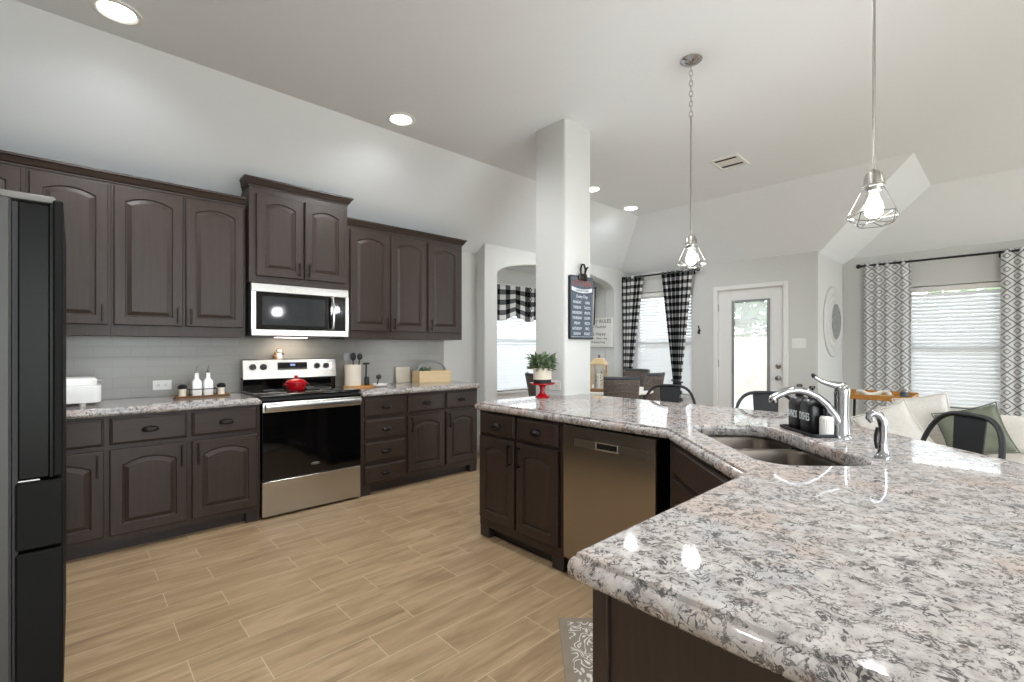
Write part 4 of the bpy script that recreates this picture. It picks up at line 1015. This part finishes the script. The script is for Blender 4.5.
# ------------------------------------------------------------------ counter stools
def stool(label, x, y, rz):
    t = thing('counter_stool', label, 'stool', (x, y, 0), rz, 'dark metal counter stools')
    # local: back at +x, seat toward -x
    b = MB(); b.loops([[Vector((p, q, z)) for p, q in rrect(-.17 + i, .17 - i, -.17 + i, .17 - i, .05, 5)] for i, z in ((.01, .585), (0, .592), (0, .608), (.012, .615), (.04, .612))], True, True, True); b.build('seat', 'matteblack', t, 40)
    for sx in (-1, 1):
        for sy in (-1, 1):
            b = MB(); b.tube([(sx * .14, sy * .14, .60), (sx * .20, sy * .20, 0)], [.022, .014], 8, False, .6); b.build('leg', 'matteblack', t)
    b = MB()
    for a, c in (((-1, -1), (1, -1)), ((1, -1), (1, 1)), ((1, 1), (-1, 1)), ((-1, 1), (-1, -1))): b.tube([(a[0] * .18, a[1] * .18, .2), (c[0] * .18, c[1] * .18, .2)], .009, 8)
    b.build('foot_rail', 'matteblack', t)
    b = MB(); pts = []
    for k in range(25):
        a = pi * k / 24; s = abs(cos(a)) ** .55 * (1 if cos(a) > 0 else -1); pts.append((.095 + .095 * sin(a) ** .8, .195 * s, .60 + .38 * sin(a) ** .62))
    b.tube(pts, .0105, 10); b.build('back_hoop', 'matteblack', t)
    b = MB(); b.loops([[Vector((.165 + .028 * (z - .61) / .36 + o, y_, z)) for y_, z in ((-.058, .61), (.058, .61), (.074, .972), (-.074, .972))] for o in (-.003, .003)], True, True, True); sp = b.build('back_splat', 'matteblack', t, 0)
    b = MB(); b.tube([(.19, -.03, .80), (.19, .03, .80), (.193, .034, .87), (.193, -.034, .87)], .003, 6, True); b.build('embossed_square', 'matteblack', sp)
    return t
stool('dark metal counter stool with hoop back, nearest the dining table', 3.12, 1.72, R(20))
stool('dark metal counter stool with hoop back in front of the white door', 3.06, 1.0, R(28))
stool('dark metal counter stool with hoop back in front of the sofa', 2.67, .27, R(-45))

# ------------------------------------------------------------------ dining set
t = thing('dining_table', 'round white-topped dining table with pedestal base', 'table', (4.85, 3.55, 0))
b = MB(); b.lathe([(.60, .715), (.63, .722), (.635, .735), (.63, .748), (.60, .75)], seg=56); b.build('top', 'whitemat', t)
b = MB(); b.lathe([(.30, 0), (.30, .03), (.10, .07), (.06, .2), (.07, .45), (.05, .62), (.18, .70), (.30, .716)], seg=32); b.build('pedestal', 'brownwood', t)
def dining_chair(label, bx_, by_, out=None):
    o_ = Vector(out or (bx_ - 4.85, by_ - 3.55)).normalized(); x, y = bx_ - o_.x * .25, by_ - o_.y * .25; face = math.atan2(-o_.x, o_.y)
    t = thing('dining_chair', label, 'chair', (x, y, 0), face, 'woven-back dining chairs')   # local -y faces the table, back at +y
    b = MB(); b.box(-.22, .22, -.23, .20, .43, .47, .012, 2); b.build('seat', 'wicker', t)
    for sx in (-1, 1):
        b = MB(); b.tube([(sx * .19, -.2, .44), (sx * .19, -.21, 0)], [.021, .016], 8); b.build('leg', 'matteblack', t)
        b = MB(); b.tube([(sx * .19, .19, .44), (sx * .20, .25, 0)], [.021, .016], 8); b.build('leg', 'matteblack', t)
    def bk(u, v): x_ = (u - .5) * (.34 + .03 * v); return Vector((x_, .19 + .09 * v - .07 * (2 * u - 1) ** 2, .46 + .47 * v))
    b = MB(); b.sheet(bk, 14, 8); b.build('backrest', 'wicker', t, 180, solid=.03)
    b = MB(); b.tube([bk(k / 12, 1.02) for k in range(13)], .022, 8, False, .8); b.build('top_rail', 'railgrey', t)
    return t
dining_chair('woven-back dining chair nearest the column, seen from behind', 4.19, 2.80)
dining_chair('woven-back dining chair turned sideways, right of the near chair', 5.16, 2.95, (-.05, -1))
dining_chair('woven-back dining chair on the far side of the table', 5.82, 3.64)
dining_chair('dark dining chair glimpsed left of the red stand', 3.976, 3.95)
t = thing('lantern', 'wooden house-shaped lantern standing on the dining table', 'lantern', (4.50, 3.33, .75), R(20))
b = MB(); b.box(-.085, .085, -.085, .085, 0, .035, .005); b.build('base', 'brownwood', t, 0)
for sx in (-1, 1):
    for sy in (-1, 1):
        b = MB(); b.box(sx * .072 - .009, sx * .072 + .009, sy * .072 - .009, sy * .072 + .009, .035, .31); b.build('post', 'lightwood', t, 0)
b = MB(); b.loops([[Vector((sx * s, sy * s, z)) for sx, sy in ((-1, -1), (1, -1), (1, 1), (-1, 1))] for s, z in ((.088, .31), (.088, .325), (.05, .385), (.035, .39))], True, True, True); b.build('roof', 'lightwood', t, 0)
b = MB(); b.tube([(-.03, 0, .39), (-.025, 0, .415), (0, 0, .425), (.025, 0, .415), (.03, 0, .39)], .005, 8); b.build('ring', 'bronze', t)
b = MB(); b.lathe([(.04, .036), (.04, .2), (.036, .205), (.002, .2)], seg=20); b.build('candle', 'white', t)
for k, (x, y) in enumerate(((-.06, .02), (-.055, -.04), (.05, -.055), (.06, -.03))):
    b = MB(); b.tube([(x, y, .036), (x * 1.02, y, .25)], .003, 6); leaves(b, 14, (x, y, .06), .012, .012, .18, .022); b.build('sprig', 'leaf', t, 0)

# ------------------------------------------------------------------ living room
t = thing('wall_medallion', 'round grey-white carved wall medallion on the return wall', 'wall decor', (7.05, 1.587, 1.59))
m = Matrix.Rotation(R(90), 4, 'X')
b = MB(); b.lathe([(.45, 0), (.45, .012), (.435, .02), (.40, .02), (.385, .012), (.35, .014), (.335, .026), (.30, .028), (.285, .02), (.262, .022), (.255, .038), (.24, .042), (.232, .036)], seg=64, mtx=m); b.build('rings', 'ring', t, 25)
b = MB(); b.lathe([(.232, .034), (.20, .046), (.10, .050), (.02, .052)], seg=48, mtx=m)
b.build('centre', 'ringdark', t)
sw = thing('light_switch', 'white switch plate right of the back door', 'switch', (6.399, 1.786, 1.315)); 
b = MB(); b.box(-.006, 0, -.075, .075, -.058, .058, .003); b.build('plate', 'white', sw, 0)
for y in (-.046, 0, .046):
    b = MB(); b.box(-.010, -.005, y - .016, y + .016, -.033, .033, .002); b.build('rocker', 'whitemat', sw, 0)
t = thing('wall_hook', 'small black hook on the wall left of the back door', 'hook', (6.399, 3.02, 1.50))
b = MB(); b.lathe([(.018, 0), (.018, .006), (.012, .009)], (0, 0, 0), 16, mtx=Matrix.Rotation(R(-90), 4, 'Y')); b.tube([(-.006, 0, .02), (-.03, 0, .055), (-.035, 0, .07)], .007, 8); b.build('plate', 'black', t)
b = MB(); b.tube([(-.006, 0, -.005), (-.02, 0, -.03), (-.04, 0, -.035), (-.045, 0, -.015)], .008, 8); b.ball((-.02, 0, -.03), .018, .018, .022); b.build('prong', 'black', t)

t = thing('sofa', 'cream upholstered sofa behind the counter, facing the kitchen', 'sofa', (5.0, -.10, 0))
b = MB(); b.box(-.45, .45, -1.05, 1.05, .10, .32, .03, 2); b.build('base', 'sofa', t, 60)
for s in (-.50, .50):
    b = MB(); b.box(-.46, .22, s - .475, s + .475, .31, .475, .05, 3); b.build('seat_cushion', 'sofa', t, 60)
    b = MB(); m = Matrix.Translation((.28, s, .59)) @ Matrix.Rotation(R(12), 4, 'Y'); b.box(-.085, .085, -.475, .475, -.15, .15, .06, 3, m); b.build('back_cushion', 'sofa', t, 60)
b = MB(); b.box(.34, .47, -1.05, 1.05, .10, .66, .04, 3); b.build('back', 'sofa', t, 60)
for s in (-1, 1):
    b = MB(); b.box(-.46, .46, s * 1.10 - .09, s * 1.10 + .09, .08, .55, .05, 3); b.build('arm', 'sofa', t, 60)
for x in (-.38, .38):
    for y in (-1, 1):
        b = MB(); b.lathe([(.025, 0), (.032, .1)], (x, y, 0), 12); b.build('leg', 'brownwood', t)
def pillow(label, loc, rot, s, m, g):
    t = thing('throw_pillow', label, 'pillow', loc, 0, g); t.rotation_euler = rot
    b = MB(); n = 14
    def fn(sg):
        def f(u, v):
            x, y = 2 * u - 1, 2 * v - 1; e = 1 - .07 * (x * x * (1 - y * y) + 0) ; e2 = 1 - .07 * (y * y * (1 - x * x))
            h = .30 * max(0, (1 - x ** 4)) ** .55 * max(0, (1 - y ** 4)) ** .55
            return Vector((sg * h * s * .5, x * s * .5 * (1 - .10 * (1 - y * y) * abs(x) ** 3), y * s * .5 * (1 - .10 * (1 - x * x) * abs(y) ** 3)))
        return f
    b.sheet(fn(1), n, n); b.sheet(fn(-1), n, n); bmesh.ops.remove_doubles(b.bm, verts=b.bm.verts[:], dist=.002)
    o = b.build('cushion', m, t, 180, sub=1)
    b = MB(); ed = []
    for k in range(n): ed.append((-1 + 2 * k / n, -1))
    for k in range(n): ed.append((1, -1 + 2 * k / n))
    for k in range(n): ed.append((1 - 2 * k / n, 1))
    for k in range(n): ed.append((-1, 1 - 2 * k / n))
    b.tube([(0, x * s * .5 * (1 - .10 * (1 - y * y) * abs(x) ** 3), y * s * .5 * (1 - .10 * (1 - x * x) * abs(y) ** 3)) for x, y in ed], .005, 6, True); b.build('piping', m, t)
    return t
g = 'throw pillows on the cream sofa'
pillow('pale grey-white pillow propped highest at the back of the sofa', (5.0, .50, .71), (R(-14), R(14), R(0)), .35, 'pillowwhite', g)
pillow('white pillow leaning in front at the sofa end by the tray table', (4.76, .68, .60), (R(-28), R(16), R(8)), .40, 'pillowwhite', g)
pillow('sage green velvet pillow turned on its corner behind the stool', (4.83, .215, .645), (R(-20), R(18), R(-4)), .37, 'green', g)
t = thing('tray_table', 'honey wood tray table beside the sofa under the diamond curtain', 'side table', (5.75, .91, 0), R(0))
b = MB(); b.box(-.21, .21, -.25, .25, .77, .785, .003); b.build('top', 'oak', t, 0)
b = MB(); b.box(-.22, -.205, -.27, .27, .765, .815, .004); b.box(.205, .22, -.27, .27, .765, .83, .004); b.box(-.205, .205, -.27, -.255, .765, .815, .004); b.box(-.205, .205, .255, .27, .765, .815, .004); b.build('rim', 'oak', t, 0)
for sx in (-1, 1):
    for sy in (-1, 1):
        b = MB(); b.tube([(sx * .17, sy * .23, .77), (sx * .19, sy * .25, 0)], [.012, .010], 8); b.build('leg', 'matteblack', t)
t = thing('bead_garland', 'white wooden bead garland lying on the tray table', 'garland', (5.70, .93, .7855))
b = MB()
for k in range(22):
    u = k / 21; b.ball((-.10 + .06 * sin(u * 7), -.12 + .25 * u, .045 + .012 * sin(u * 9)), .018, seg=10, rings=6)
b.build('beads', 'whitemat', t)
b = MB(); b.box(-.12, -.02, -.14, .15, 0, .03, .004); b.build('book', 'lightwood', t, 0)
t = thing('candle_jar', 'small dark jar at the near end of the tray table', 'jar', (5.66, .71, .7855))
b = MB(); b.lathe([(.03, 0), (.033, .004), (.033, .05), (.028, .06), (.028, .068)], seg=20); b.build('jar', 'slate', t)
b = MB(); b.lathe([(.030, .066), (.031, .08), (.02, .086), (.008, .09)], seg=20); b.build('lid', 'nickel', t)

# kitchen mat in front of the sink
t = thing('kitchen_mat', 'grey kitchen mat with white scroll pattern before the sink', 'mat', (*DN(1.78, .40), 0), R(45))
b = MB(); b.loops([[Vector((x, y, z)) for x, y in rrect(-.42 + i, .42 - i, -.24 + i, .26 - i, .01, 3)] for i, z in ((0, .001), (0, .007), (.003, .009))], True, True, True); b.build('border', 'rugedge', t, 0)
b = MB(); b.box(-.385, .385, -.20, .222, .0085, .0098); b.build('pattern_field', 'rug', t, 0)
